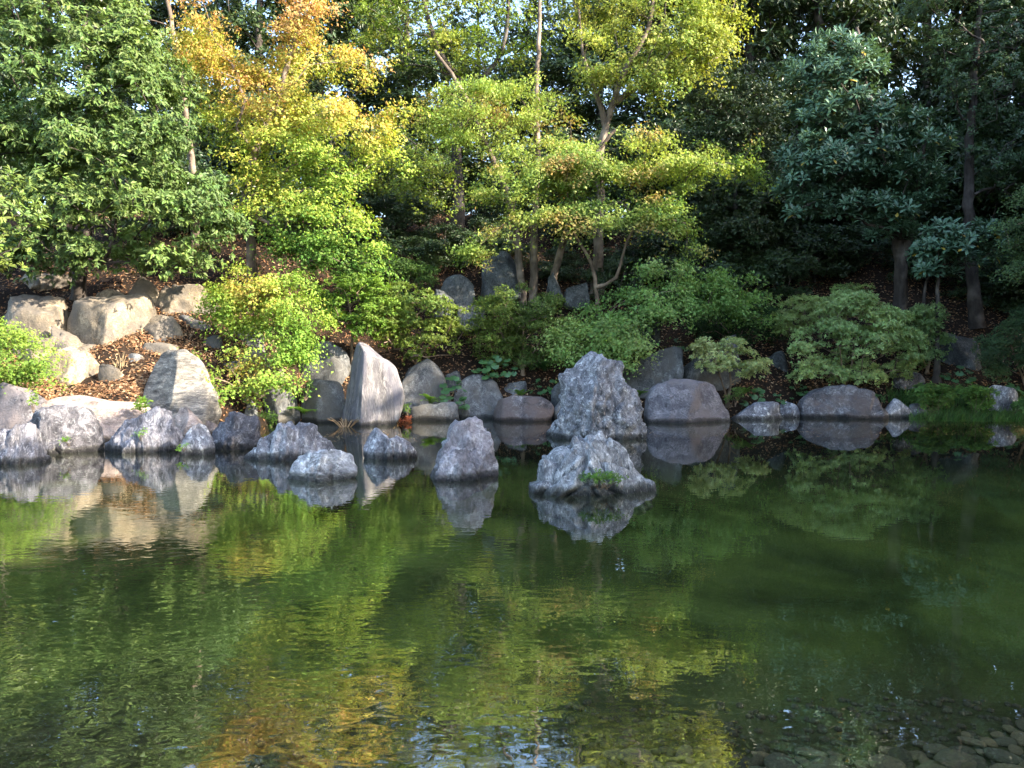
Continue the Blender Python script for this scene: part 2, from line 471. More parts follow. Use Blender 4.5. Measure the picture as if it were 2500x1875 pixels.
def add_cobbles():
    pts = []
    n = 0
    tries = 0
    while n < 300 and tries < 30000:
        tries += 1
        y = 3.35 + (rng.random() ** 1.0) * 2.4
        x = rng.uniform(-.6, 3.6)
        edge = 4.05 + 0.10 * (x - 1.0) + 0.12 * math.sin(x * 2.3) if x > 1.2 else 4.1
        if y > edge + 0.1: continue
        if x < 1.2 and rng.random() > 0.5 + 0.4 * x: continue
        r = (0.036 + 0.072 * rng.random() ** 1.8) * (1.12 if x > 1.4 else 0.9)
        if any((px - x) ** 2 + (py - y) ** 2 < ((pr + r) * 0.66) ** 2 for px, py, pr in pts): continue
        pts.append((x, y, r)); n += 1
        o = put('cobble', cobs[int(rng.integers(6))], bed, (x, y, float(bed_h(np.array(x), np.array(y))) + r * 0.22))
        o.scale = (r * rng.uniform(.9, 1.25), r, r * rng.uniform(.8, 1.2))
        o.rotation_euler = (rng.normal(0, .12), rng.normal(0, .12), rng.uniform(0, 6.3))
add_cobbles()

def pebbles():
    rg = np.random.default_rng(8)
    v, f = ICO1
    n = 1500
    x = rg.uniform(-1.5, 3.7, n); y = 3.3 + rg.random(n) ** 1.4 * 1.5
    r = rg.uniform(.012, .035, n)
    z = bed_h(x, y) + r * .2
    sc3 = np.stack([r * rg.uniform(.8, 1.4, n), r, r * .6], -1)
    a = rg.uniform(0, 6.28, n); ca, sa = np.cos(a), np.sin(a)
    V = v[None] * sc3[:, None]
    V = np.stack([V[..., 0] * ca[:, None] - V[..., 1] * sa[:, None], V[..., 0] * sa[:, None] + V[..., 1] * ca[:, None], V[..., 2]], -1) + np.stack([x, y, z], -1)[:, None]
    F = f[None] + (np.arange(n) * len(v))[:, None, None]
    o = put('pebbles', np_mesh('pebbles', V.reshape(-1, 3), F.reshape(-1, 3), M['cobble'], smooth=True), bed)
    tag(o, kind='stuff')
ICO1 = ico(1)
pebbles()

# near bank (behind and below the viewer)
nb = put('near_bank', grid_mesh('near_bank', far_steps(-44, 44, 4.0, -400, 400), np.array(sorted([-1.0, -3, -6, -12, -25, -60, -150, -400])), lambda x, y: 0.49 + 0.02 * np.sin(x), M['soil']))
tag(nb, 'flat earth bank on the viewer side of the pond', None, None, 'structure')
# side grounds left and right of the pond
for sx_ in (-1, 1):
    xs = np.array([44.0, 48, 60, 100, 200, 400]) * sx_
    g = put('side_bank', grid_mesh('side_bank', np.sort(xs), np.linspace(-1, 25, 14), lambda x, y: 0.47 + 0 * x, M['soil']))
    tag(g, 'flat ground at the side of the pond', None, None, 'structure')

# water
def water_mat():
    m, nt, out = newmat('pond_water')
    geo = nt.nodes.new('ShaderNodeNewGeometry')
    mp = nt.nodes.new('ShaderNodeMapping'); mp.inputs['Scale'].default_value = (0.75, 1.2, 1); mp.inputs['Rotation'].default_value = (0, 0, 0.12)
    L(nt, geo.outputs['Position'], mp.inputs[0])
    n1 = N(nt, 'ShaderNodeTexNoise', Scale=9.0, Detail=1.0, Roughness=0.5, Distortion=0.3)
    n2 = N(nt, 'ShaderNodeTexNoise', Scale=1.6, Detail=2.0)
    n3 = N(nt, 'ShaderNodeTexNoise', Scale=0.16, Detail=2.0)
    for n in (n1, n2): L(nt, mp.outputs[0], n.inputs['Vector'])
    L(nt, geo.outputs['Position'], n3.inputs['Vector'])
    a = N(nt, 'ShaderNodeMath', operation='MULTIPLY'); a.inputs[1].default_value = 0.5; L(nt, n1.outputs[0], a.inputs[0])
    b_ = N(nt, 'ShaderNodeMath', operation='ADD'); L(nt, a.outputs[0], b_.inputs[0]); L(nt, n2.outputs[0], b_.inputs[1])
    # breeze: stirred towards the left and near water, calm to the right
    sx = nt.nodes.new('ShaderNodeSeparateXYZ'); L(nt, geo.outputs['Position'], sx.inputs[0])
    k = N(nt, 'ShaderNodeMath', operation='MULTIPLY_ADD'); k.inputs[1].default_value = 7.0; L(nt, n3.outputs[0], k.inputs[0]); L(nt, sx.outputs[0], k.inputs[2])
    mr = nt.nodes.new('ShaderNodeMapRange'); mr.inputs[1].default_value = 6.5; mr.inputs[2].default_value = 2.0; mr.inputs[3].default_value = 0.25; mr.inputs[4].default_value = 1.0
    L(nt, k.outputs[0], mr.inputs[0])
    mr2 = nt.nodes.new('ShaderNodeMapRange'); mr2.inputs[1].default_value = 15.0; mr2.inputs[2].default_value = 5.0; mr2.inputs[3].default_value = 0.25; mr2.inputs[4].default_value = 1.0
    L(nt, sx.outputs[1], mr2.inputs[0])
    st = N(nt, 'ShaderNodeMath', operation='MULTIPLY'); L(nt, mr.outputs[0], st.inputs[0]); L(nt, mr2.outputs[0], st.inputs[1])
    st2 = N(nt, 'ShaderNodeMath', operation='MULTIPLY'); st2.inputs[1].default_value = 0.16; L(nt, st.outputs[0], st2.inputs[0])
    bp = N(nt, 'ShaderNodeBump', Distance=0.022)
    L(nt, st2.outputs[0], bp.inputs['Strength']); L(nt, b_.outputs[0], bp.inputs['Height'])
    fr = N(nt, 'ShaderNodeFresnel', IOR=3.4); L(nt, bp.outputs[0], fr.inputs['Normal'])
    gl = N(nt, 'ShaderNodeBsdfGlossy', Roughness=0.01); gl.inputs['Color'].default_value = (0.96, 0.97, 0.96, 1)
    L(nt, bp.outputs[0], gl.inputs['Normal'])
    tr = nt.nodes.new('ShaderNodeBsdfTransparent'); tr.inputs['Color'].default_value = (0.90, 0.95, 0.80, 1)
    mx = nt.nodes.new('ShaderNodeMixShader')
    bf = N(nt, 'ShaderNodeMath', operation='SUBTRACT'); bf.inputs[0].default_value = 1.0; L(nt, geo.outputs['Backfacing'], bf.inputs[1])
    fm = N(nt, 'ShaderNodeMath', operation='MULTIPLY'); L(nt, fr.outputs[0], fm.inputs[0]); L(nt, bf.outputs[0], fm.inputs[1])
    L(nt, fm.outputs[0], mx.inputs[0]); L(nt, tr.outputs[0], mx.inputs[1]); L(nt, gl.outputs[0], mx.inputs[2])
    L(nt, mx.outputs[0], out.inputs[0])
    return m
M['water'] = water_mat()
wat = put('water', grid_mesh('water', np.array([-44., 44.]), np.array([1.5, 24.]), lambda x, y: 0 * x, M['water']))
tag(wat, 'still dark green pond water mirroring the trees', None, None, 'structure')

# ------------------------------------------------------------------ rocks
def broken(w, sx_, sz_, k=1.0):
    """Stepped broken faces with creases between them."""
    e = 0.0
    for f, a in ((1.0, 1.0), (2.6, 0.42)):
        q = Vector((w.x * sx_ * f, w.y * sx_ * f, w.z * sz_ * f)) + mn.noise_vector(w * 2.1 * f) * 0.22
        d, pts = mn.voronoi(q)
        c = min(d[1] - d[0], 0.13) / 0.13
        e += a * (mn.noise(pts[0] * 5.31) * 1.1 + (c - 1.0) * 0.45)
    return e * k

def rock(name, label, cat, u0, u1, v0, v1, Y=None, mat='grey', sil=None, depth=0.8, style='block', amp=0.10, sub=4, seed=1, cuts=7, p=2.8, cutlist=None, freq=1.0, group=None, lean=0.0):
    """A boulder: outline from its left base to its right base, real depth, cut into facets and weathered."""
    rg = random.Random(seed * 131 + 7)
    if Y is None: Y = wy(v1)
    a, b = P(u0, v1, Y), P(u1, v1, Y)
    c = P((u0 + u1) / 2, v1, Y)
    hw = (b.x - a.x) / 2
    h = P((u0 + u1) / 2, v0, Y).z - c.z
    dirs, faces = ICO[sub]
    d = dirs
    th = np.arctan2(np.maximum(d[:, 2], 0), d[:, 0])
    if sil:
        pts = [P(x, y, Y) - c for x, y in sil]
        ang = np.array([math.atan2(max(q.z, 0), q.x) for q in pts]); rad = np.array([math.hypot(q.x, max(q.z, 0)) for q in pts])
        o = np.argsort(ang)
        rs = np.interp(th, ang[o], rad[o])
    else:
        cs, sn = np.abs(np.cos(th)), np.abs(np.sin(th))
        rs = 1 / ((cs / hw) ** p + (sn / h) ** p) ** (1 / p)
        ph = rg.uniform(0, 6.28)
        rs = rs * (1 + 0.06 * np.sin(2 * th + ph) + 0.04 * np.sin(5 * th + ph * 2))
    rd = depth * hw * (1.0 if h < 1.2 * hw else 1.1)
    q = np.hypot(d[:, 0], d[:, 2])
    pp = 2.6
    r = 1 / ((q / rs) ** pp + (np.abs(d[:, 1]) / rd) ** pp) ** (1 / pp)
    v = d * r[:, None]
    low = v[:, 2] < 0
    v[low, 2] *= np.clip(0.45 * 1.0 / max(h, 0.3), 0.25, 1.0)
    size = max(hw, h * 0.6)
    # facets
    if cutlist is None:
        cutlist = []
        for k in range(cuts):
            an = rg.uniform(0, 6.28); el = rg.choice([rg.uniform(-.1, .3), rg.uniform(.2, 1.2)])
            n = Vector((math.cos(an) * math.cos(el), math.sin(an) * math.cos(el) * 1.0, math.sin(el)))
            if k % 3 == 0 or sil: n = Vector((rg.uniform(-.75, .75), -1, rg.uniform(-.05, .7))).normalized()
            cutlist.append((n, rg.uniform(0.58, 0.88)))
    for n, f in cutlist:
        n = np.array(Vector(n).normalized())
        dist = v @ n
        m = dist.max() * f
        ex = np.maximum(0, dist - m)
        v = v - (ex * 0.93)[:, None] * n
    # weathering
    so = Vector((seed * 3.7, seed * 1.3, seed * 2.1))
    out = np.zeros(len(v))
    nd = norm(v * np.array([1, hw / rd, hw / max(h, .1)]))
    F = freq / size
    for i in range(len(v)):
        q_ = Vector(v[i])
        w = q_ * F + so
        if style == 'block':
            e = mn.fractal(w * 1.6, 0.9, 2.1, 5) * 0.6 + broken(w, 1.5, 1.5, .45)
        elif style == 'smooth':
            e = mn.fractal(w * 1.2, 1.0, 2.0, 4) * 0.7 + broken(w, 1.1, 1.1, .18)
        elif style == 'crag':
            e = broken(w, 3.4, 2.0, .75) + mn.noise(w * 1.6) * .4 + mn.fractal(w * 8, .8, 2.1, 3) * .16
            e += (min(mn.voronoi(w * 7.0)[0][0], .4) - .3) * .5
        elif style == 'vert':
            e = broken(w, 4.0, 1.0, .62) + mn.fractal(Vector((w.x * 5, w.y * 5, w.z * 2)), .85, 2.1, 4) * .28
        elif style == 'slab':
            sgn = 1 if q_.x > -0.10 * hw else -1
            s1 = (q_.x * sgn + q_.z) / size * .7; s2 = (q_.z - q_.x * sgn) / size * .7
            w2 = Vector((s1 * 3.4, w.y * 1.2, s2 * 1.0)) + so
            d, pts = mn.voronoi(w2 + mn.noise_vector(w * 2.4) * .15)
            e = mn.noise(pts[0] * 5.31 + so) * 1.2 + (min(d[1] - d[0], .16) / .16 - 1) * .8
            e += mn.fractal(Vector((s1 * 11, w.y * 6, s2 * 3.5)) + so, .85, 2.1, 4) * .28
        elif style == 'crack':
            e = broken(w, 2.0, 1.5, .7) + mn.fractal(w * 4, .85, 2.1, 4) * .3
        out[i] = e
    v = v + nd * (out * amp * size)[:, None]
    up_ = v[:, 2] > 0
    x0, x1, z1 = v[up_, 0].min(), v[up_, 0].max(), v[up_, 2].max()
    v[:, 0] = -hw + (v[:, 0] - x0) * (2 * hw / (x1 - x0))
    v[up_, 2] *= h / z1
    if lean: v[:, 0] += lean * np.maximum(v[:, 2], 0)
    me = np_mesh(name, v, faces, M[mat], smooth=True)
    o = put(name, me, None, c)
    return tag(o, label, cat, group)

# --- rocks standing in the water (photo pixels)
rock('islet_rock', 'pale two-lobed rock cut by the left edge, standing in the water', 'rock', -70, 112, 1030, 1128, mat='vert', style='vert', sub=5, seed=1, amp=.2,
     sil=[(-70, 1128), (-60, 1070), (-20, 1055), (10, 1052), (30, 1062), (48, 1040), (66, 1030), (84, 1040), (94, 1070), (104, 1110), (112, 1128)], depth=.7)
rock('islet_rock', 'large dark speckled dome rock beside the pale rock at the left edge', 'rock', 48, 238, 986, 1104, mat='dark', style='crag', sub=5, seed=2, amp=.15,
     sil=[(48, 1104), (60, 1060), (85, 1020), (120, 992), (155, 990), (200, 996), (220, 1020), (233, 1060), (238, 1104)], depth=.75)
rock('islet_rock', 'ridge-shaped rock with upright grey streaks, weeds growing on it', 'rock', 260, 442, 992, 1099, mat='vert', style='vert', sub=5, seed=3, amp=.22,
     sil=[(260, 1099), (268, 1072), (285, 1052), (300, 1045), (318, 1022), (340, 1018), (362, 1000), (380, 990), (405, 994), (422, 1010), (432, 1050), (442, 1099)], depth=.6)
rock('islet_rock', 'pinkish cream rock lit by sun behind the streaked ridge rock', 'rock', 412, 496, 994, 1070, mat='pink', style='block', sub=5, seed=4, amp=.12, depth=.8,
     sil=[(412, 1070), (415, 1010), (432, 996), (455, 998), (468, 1012), (482, 1020), (494, 1034), (496, 1070)])
rock('islet_rock', 'small rounded grey rock with moss at its waterline', 'rock', 443, 522, 1034, 1108, mat='lav', style='crag', sub=5, seed=5, amp=.08, depth=.8,
     sil=[(443, 1108), (450, 1070), (462, 1048), (478, 1036), (495, 1040), (510, 1065), (520, 1090), (522, 1108)])
rock('islet_rock', 'tiny cream rock peeping out behind the dark pitted rock', 'rock', 494, 534, 1026, 1062, mat='pink', style='block', sub=4, seed=6, amp=.1)
rock('islet_rock', 'dark pitted purple rock with a cream right edge', 'rock', 506, 634, 1004, 1095, mat='dark', style='crag', sub=5, seed=7, amp=.18, depth=.8,
     sil=[(506, 1095), (508, 1062), (522, 1035), (545, 1015), (565, 1010), (580, 1003), (605, 1008), (622, 1010), (631, 1025), (626, 1050), (630, 1095)])
rock('islet_rock', 'whitish pyramid rock with a mauve slanting shoulder', 'rock', 596, 816, 1030, 1117, mat='lav', style='vert', sub=5, seed=8, amp=.2, depth=.7,
     sil=[(596, 1117), (620, 1085), (645, 1060), (672, 1040), (686, 1030), (702, 1040), (730, 1035), (755, 1038), (780, 1058), (800, 1075), (812, 1098), (816, 1117)])
rock('islet_rock', 'low white-crusted rock in front of the pyramid rock', 'rock', 700, 870, 1096, 1168, mat='crust', style='crack', sub=5, seed=9, amp=.2, depth=.75,
     sil=[(700, 1168), (705, 1130), (725, 1112), (760, 1100), (800, 1097), (835, 1104), (855, 1110), (866, 1130), (870, 1168)])
rock('islet_rock', 'small saddle-shaped rock below the tall standing stone', 'rock', 885, 1019, 1045, 1118, mat='lav', style='vert', sub=5, seed=10, amp=.18, depth=.7,
     sil=[(885, 1118), (888, 1070), (900, 1050), (915, 1046), (935, 1062), (950, 1072), (970, 1068), (988, 1078), (1000, 1088), (1012, 1102), (1019, 1118)])
rock('islet_rock', 'two-peaked mauve rock in the middle of the pond', 'rock', 1048, 1218, 1017, 1160, mat='mauve', style='crack', sub=5, seed=11, amp=.17, freq=1.3, depth=.75,
     sil=[(1048, 1160), (1062, 1130), (1075, 1100), (1090, 1072), (1100, 1045), (1115, 1030), (1140, 1028), (1160, 1016), (1180, 1026), (1196, 1055), (1206, 1100), (1218, 1160)])
rock('islet_rock', 'lower mauve knob in front of the two-peaked rock', 'rock', 1058, 1168, 1094, 1172, mat='mauve', style='crack', sub=5, seed=12, amp=.16, freq=1.2, depth=.6,
     sil=[(1058, 1172), (1066, 1140), (1080, 1115), (1098, 1098), (1122, 1100), (1138, 1094), (1152, 1105), (1160, 1140), (1168, 1172)])
rock('islet_rock', 'low pale rock of slanting slabs with weeds, nearest in the pond', 'rock', 1290, 1600, 1054, 1194, mat='slab', style='slab', sub=6, seed=13, amp=.18, cuts=3, depth=.62,
     sil=[(1290, 1194), (1296, 1160), (1304, 1135), (1312, 1112), (1330, 1112), (1350, 1095), (1366, 1092), (1385, 1085), (1392, 1068), (1404, 1062), (1425, 1068), (1445, 1060), (1466, 1053), (1490, 1062), (1512, 1074), (1530, 1092), (1545, 1118), (1560, 1140), (1580, 1160), (1594, 1172), (1600, 1194)])
rock('islet_rock', 'tall craggy grey peak rock, largest standing in the water', 'rock', 1332, 1580, 857, 1066, mat='crag', style='crag', sub=6, seed=14, amp=.165, cuts=5, depth=.7, freq=1.15,
     sil=[(1332, 1066), (1340, 1050), (1358, 1025), (1366, 1000), (1362, 950), (1364, 918), (1385, 900), (1405, 888), (1425, 868), (1445, 858), (1470, 862), (1488, 872), (1512, 875), (1522, 895), (1528, 918), (1542, 950), (1558, 980), (1570, 1010), (1578, 1040), (1580, 1066)])
rock('standing_stone', 'tall smooth upright stone with a sunlit right face at the shore', 'standing stone', 829, 988, 835, 1035, mat='stand', style='block', sub=5, seed=15, amp=.05, depth=.62, cutlist=[(Vector((-.78, -.62, .12)), .62), (Vector((.42, -.9, .1)), .60), (Vector((.95, .1, .25)), .93), (Vector((0.55, -.2, .8)), .90)],
     sil=[(829, 1035), (838, 990), (852, 930), (862, 870), (868, 845), (885, 835), (900, 836), (916, 852), (935, 872), (960, 880), (975, 892), (984, 930), (988, 965), (980, 1010), (972, 1035)])

# --- stones of the far shore
SH = [
 ('shore_boulder', 'flat-faced dark grey block right behind the standing stone', 985, 1095, 876, 1000, 21.9, 'grey', {}),
 ('shore_boulder', 'low flat grey stone under the round-leaved plants', 996, 1122, 980, 1024, None, 'grey', {}),
 ('shore_boulder', 'rounded grey block left of the reddish flat stone', 1112, 1230, 914, 1022, 22.2, 'grey', {}),
 ('shore_boulder', 'flat reddish-brown stone at the water left of the craggy peak', 1202, 1354, 964, 1026, None, 'brown', {}),
 ('shore_boulder', 'small grey stone above the flat reddish-brown stone', 1226, 1284, 930, 978, 22.6, 'grey', {}),
 ('shore_boulder', 'big grey boulder behind the right shoulder of the craggy peak', 1520, 1664, 845, 950, 23.2, 'grey', {}),
 ('shore_boulder', 'large smooth lilac dome boulder right of the craggy peak', 1573, 1783, 924, 1028, None, 'dome', {'style': 'crack', 'amp': .075, 'sub': 5, 'cuts': 5, 'sil': [(1573, 1028), (1574, 985), (1588, 950), (1618, 932), (1660, 926), (1702, 929), (1738, 938), (1756, 962), (1766, 988), (1782, 1008), (1783, 1028)]}),
 ('shore_boulder', 'low pale stone between the lilac dome and the wide dark boulder', 1780, 1906, 980, 1022, None, 'lav', {}),
 ('shore_boulder', 'small pale stone touching the left end of the wide dark boulder', 1898, 1954, 980, 1018, None, 'lav', {}),
 ('shore_boulder', 'wide dark boulder with white scratches under the big round shrub', 1952, 2153, 938, 1019, None, 'brown', {'style': 'crack', 'amp': .085, 'sub': 5, 'cuts': 5, 'sil': [(1952, 1019), (1957, 988), (1975, 962), (2003, 946), (2046, 940), (2096, 943), (2128, 960), (2142, 988), (2153, 1006), (2153, 1019)]}),
 ('shore_boulder', 'small wedge stone at the right end of the wide dark boulder', 2146, 2222, 972, 1019, None, 'lav', {}),
 ('shore_boulder', 'dark purple boulder set back right of the big round shrub', 2168, 2282, 907, 975, 23.6, 'dark', {}),
 ('shore_boulder', 'dark round boulder behind the thin pale shrub', 1663, 1802, 816, 930, 23.7, 'grey', {}),
 ('shore_boulder', 'shaded boulder in the gap left of the big round shrub', 1872, 1934, 856, 928, 24.2, 'shade', {}),
 ('shore_boulder', 'shaded dark boulder below the thick leaning trunk on the right', 2296, 2388, 812, 896, 24.6, 'shade', {}),
 ('shore_boulder', 'pale striped stone half buried in the waterside grass', 2410, 2470, 940, 980, 22.6, 'lav', {}),
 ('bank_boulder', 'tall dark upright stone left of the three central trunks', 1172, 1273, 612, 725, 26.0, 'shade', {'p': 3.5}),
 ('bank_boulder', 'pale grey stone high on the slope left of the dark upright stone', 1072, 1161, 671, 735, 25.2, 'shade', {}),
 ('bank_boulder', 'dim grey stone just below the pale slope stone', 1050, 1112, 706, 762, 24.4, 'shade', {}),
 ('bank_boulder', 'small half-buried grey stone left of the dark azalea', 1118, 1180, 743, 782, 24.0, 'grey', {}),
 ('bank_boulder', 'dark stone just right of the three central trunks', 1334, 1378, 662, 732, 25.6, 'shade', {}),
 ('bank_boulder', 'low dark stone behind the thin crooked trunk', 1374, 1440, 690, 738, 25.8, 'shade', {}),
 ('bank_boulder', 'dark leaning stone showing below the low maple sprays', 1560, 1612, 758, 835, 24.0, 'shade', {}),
 ('bank_boulder', 'big cream sunlit boulder with a vertical dark crack', 200, 356, 722, 862, 20.8, 'tan', {'sub': 5, 'p': 4.0, 'amp': .07, 'cutlist': [(Vector((-.35, -.93, .05)), .70), (Vector((.75, -.66, -.1)), .62), (Vector((0, -.3, 1)), .88), (Vector((-.9, -.2, .35)), .9)]}),
 ('bank_boulder', 'brown boulder behind the top of the cream boulder', 303, 384, 679, 780, 22.2, 'tan', {}),
 ('bank_boulder', 'small flat stone on top of the slope above the cream boulder', 241, 307, 706, 735, 22.0, 'tan', {}),
 ('bank_boulder', 'shaded wide boulder under the hanging evergreen branch', 384, 515, 696, 782, 22.4, 'tan', {}),
 ('bank_boulder', 'rounded dappled stone right of the cream boulder', 341, 438, 772, 850, 20.6, 'tan', {}),
 ('bank_boulder', 'dark dappled boulder left of the cream boulder', 25, 151, 722, 828, 20.4, 'tan', {}),
 ('bank_boulder', 'broad tan boulder below the cream boulder', 135, 264, 800, 915, 19.6, 'tan', {'sub': 5}),
 ('bank_boulder', 'pale grey stone at the foot of the tan boulder', 125, 230, 852, 958, 18.7, 'tan', {}),
 ('bank_boulder', 'flat grey stone behind the dead grass tuft', 276, 361, 862, 920, 19.6, 'grey', {}),
 ('bank_boulder', 'large black and cream banded boulder above the streaked ridge rock', 350, 512, 852, 1032, 18.0, 'band', {'sub': 5, 'style': 'crack', 'amp': .10, 'cuts': 4, 'depth': 1.0, 'sil': [(338, 1050), (342, 960), (358, 905), (378, 870), (405, 856), (440, 852), (468, 862), (492, 888), (508, 930), (524, 1050)]}),
 ('shore_boulder', 'mauve boulder with a hanging vine at the left shore', 2, 122, 932, 1056, 16.6, 'dome', {}),
 ('shore_boulder', 'long pink sunlit flat-topped boulder at the left shore', 121, 340, 966, 1074, 16.9, 'pink', {'sub': 5, 'p': 3.6, 'amp': .06, 'style': 'smooth'}),
 ('shore_boulder', 'grey flat-faced stone right of the banded boulder', 496, 620, 966, 1034, 19.9, 'grey', {}),
 ('shore_boulder', 'grey stone in the row below the yellow-green maple sprays', 630, 724, 946, 1032, 20.5, 'grey', {}),
 ('shore_boulder', 'grey tilted block just left of the standing stone', 739, 845, 924, 1030, 21.0, 'grey', {'p': 3.4}),
 ('bank_boulder', 'light stone showing through the yellow-green maple sprays', 577, 678, 850, 935, 20.8, 'tan', {}),
 ('bank_boulder', 'grey slab above the tilted block left of the standing stone', 722, 840, 832, 922, 22.0, 'grey', {}),
 ('bank_boulder', 'dim boulder between the banded boulder and the maple sprays', 473, 552, 818, 884, 21.2, 'grey', {}),
 ('bank_boulder', 'tan stone wedged between the cream boulder and the dark dappled one', 148, 212, 762, 822, 21.0, 'tan', {}),
 ('bank_boulder', 'low brown stone just below the rounded dappled stone', 352, 430, 838, 880, 20.0, 'tan', {}),
 ('bank_boulder', 'grey-brown stone left of the broad tan boulder', 52, 138, 826, 910, 19.4, 'tan', {}),
 ('bank_boulder', 'shaded stone above the banded boulder', 430, 520, 768, 830, 21.6, 'grey', {}),
 ('bank_boulder', 'dim stone behind the young maple stems', 540, 640, 790, 860, 21.8, 'grey', {}),
 ('bank_boulder', 'grey stone filling the row right of the banded boulder', 505, 590, 880, 965, 20.4, 'grey', {}),
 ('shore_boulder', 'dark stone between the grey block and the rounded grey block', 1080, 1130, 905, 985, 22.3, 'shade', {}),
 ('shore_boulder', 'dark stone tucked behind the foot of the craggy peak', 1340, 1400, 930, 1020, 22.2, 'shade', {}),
 ('bank_boulder', 'tan stone in the leaves between the tan boulder and the banded one', 232, 300, 892, 965, 18.6, 'tan', {}),
 ('bank_boulder', 'shaded tan stone at the foot of the dark dappled boulder', 10, 72, 800, 858, 20.0, 'tan', {}),
 ('bank_boulder', 'small tan stone under the right side of the cream boulder', 300, 352, 842, 882, 20.0, 'tan', {}),
 ('shore_boulder', 'grey stone closing the gap right of the tilted block', 812, 850, 968, 1030, 21.2, 'grey', {}),
 ('shore_boulder', 'low grey stone between the small wedge stone and the grass', 2212, 2262, 985, 1020, None, 'grey', {}),
 ('shore_boulder', 'small dark stone between the flat reddish stone and the peak', 1348, 1392, 975, 1024, None, 'grey', {}),
 ('shore_boulder', 'small grey stone at the right of the low flat grey stone', 1112, 1150, 985, 1022, None, 'grey', {}),
 ('bank_boulder', 'flat pale stone high at the left under the evergreen', 48, 160, 667, 705, 23.6, 'tan', {}),
]
for i, (nm, lb, a, b, c_, d_, Yd, mt, kw) in enumerate(SH):
    k = dict(style='block', amp=.10, sub=4, seed=30 + i, depth=.85, p=3.6, cuts=10)
    k.update(kw)
    if mt == 'tan' and 'cutlist' not in kw: k.update(style='crack', amp=.13, p=4.5, cuts=12, sub=5 if b - a > 90 else 4)
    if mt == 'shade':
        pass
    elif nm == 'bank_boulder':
        w_ = (b - a) * (.16 if mt == 'tan' else .09); a -= w_; b += w_; d_ += (d_ - c_) * .18; c_ -= (d_ - c_) * (.05 if mt == 'tan' else 0)
    elif Yd is not None:
        w_ = (b - a) * .06; a -= w_; b += w_
    rock(nm, lb, 'boulder', a, b, c_, d_, Y=Yd, mat=mt, **k)

# ------------------------------------------------------------------ plants
# leaf templates: (along, side, up), triangles
T_DIA = (np.array([[0, 0, 0], [.45, -.5, .06], [1, 0, -.05], [.45, .5, .06]]), np.array([[0, 1, 2], [0, 2, 3]]))
T_OBO = (np.array([[0, 0, 0], [.4, -.34, .05], [.74, -.5, .03], [1, 0, -.12], [.74, .5, .03], [.4, .34, .05]]), np.array([[0, 1, 5], [1, 2, 5], [2, 4, 5], [2, 3, 4]]))
T_MAP = (np.array([[0, 0, 0], [.42, -.62, -.06], [.46, -.2, .03], [1, 0, -.1], [.46, .2, .03], [.42, .62, -.06]]), np.array([[0, 1, 2], [0, 2, 4], [2, 3, 4], [0, 4, 5]]))

def in_poly(pts, poly):
    x, y = pts[:, 0], pts[:, 1]
    ins = np.zeros(len(pts), bool)
    n = len(poly); j = n - 1
    for i in range(n):
        xi, yi = poly[i]; xj, yj = poly[j]
        c = ((yi > y) != (yj > y)) & (x < (xj - xi) * (y - yi) / (yj - yi + 1e-9) + xi)
        ins ^= c; j = i
    return ins
def edge_dist(pts, poly):
    d = np.full(len(pts), 1e9)
    n = len(poly)
    for i in range(n):
        a = np.array(poly[i]); b = np.array(poly[(i + 1) % n])
        ab = b - a
        t = np.clip(((pts - a) @ ab) / (ab @ ab + 1e-9), 0, 1)
        d = np.minimum(d, np.linalg.norm(pts - (a + t[:, None] * ab), axis=1))
    return d

COVER = 4.2
LAI = 2.0
def pads_in(poly, Y, thick, Rp, dens, flat, rg, sp=0.42, want_area=False):
    """Leaf pads filling the volume behind an outline (overview pixels) with real depth."""
    poly = [tuple(q) for q in poly]
    A = np.array(poly, float)
    lo, hi = A.min(0), A.max(0)
    mpp = Y / FPX * K                 # metres per overview pixel
    area = 0.0
    for i in range(len(poly)):
        x1, y1 = poly[i]; x2, y2 = poly[(i + 1) % len(poly)]
        area += x1 * y2 - x2 * y1
    area = abs(area) / 2 * mpp * mpp
    n = max(3, int(COVER * area / (math.pi * Rp * Rp)))
    pts = []
    tries = 0
    md = Rp / mpp * sp
    cand = rg.uniform(lo, hi, (n * 40, 2))
    cand = cand[in_poly(cand, poly)]
    ed = edge_dist(cand, poly)
    for p_, e in zip(cand, ed):
        if len(pts) >= n: break
        if e < Rp / mpp * 0.12: continue
        bul = min(1.0, (e * mpp) / max(thick, .1)) ** 0.6
        off = rg.uniform(-1, 1) * thick * (0.25 + 0.75 * bul)
        ok = True
        for q in pts:
            if (q[0] - p_[0]) ** 2 + (q[1] - p_[1]) ** 2 + ((q[2] - off) / mpp) ** 2 < md * md:
                ok = False; break
        if ok: pts.append((p_[0], p_[1], off))
    res = []
    for x, y, off in pts:
        c = PD(x, y, Y + off)
        r = Rp * rg.uniform(.75, 1.25)
        ex = rg.uniform(.7, 1.35)
        res.append((c.x, c.y, c.z, r * ex, r / ex * rg.uniform(.85, 1.15), r * flat * rg.uniform(.8, 1.2)))
    return (np.array(res), area) if want_area else np.array(res)

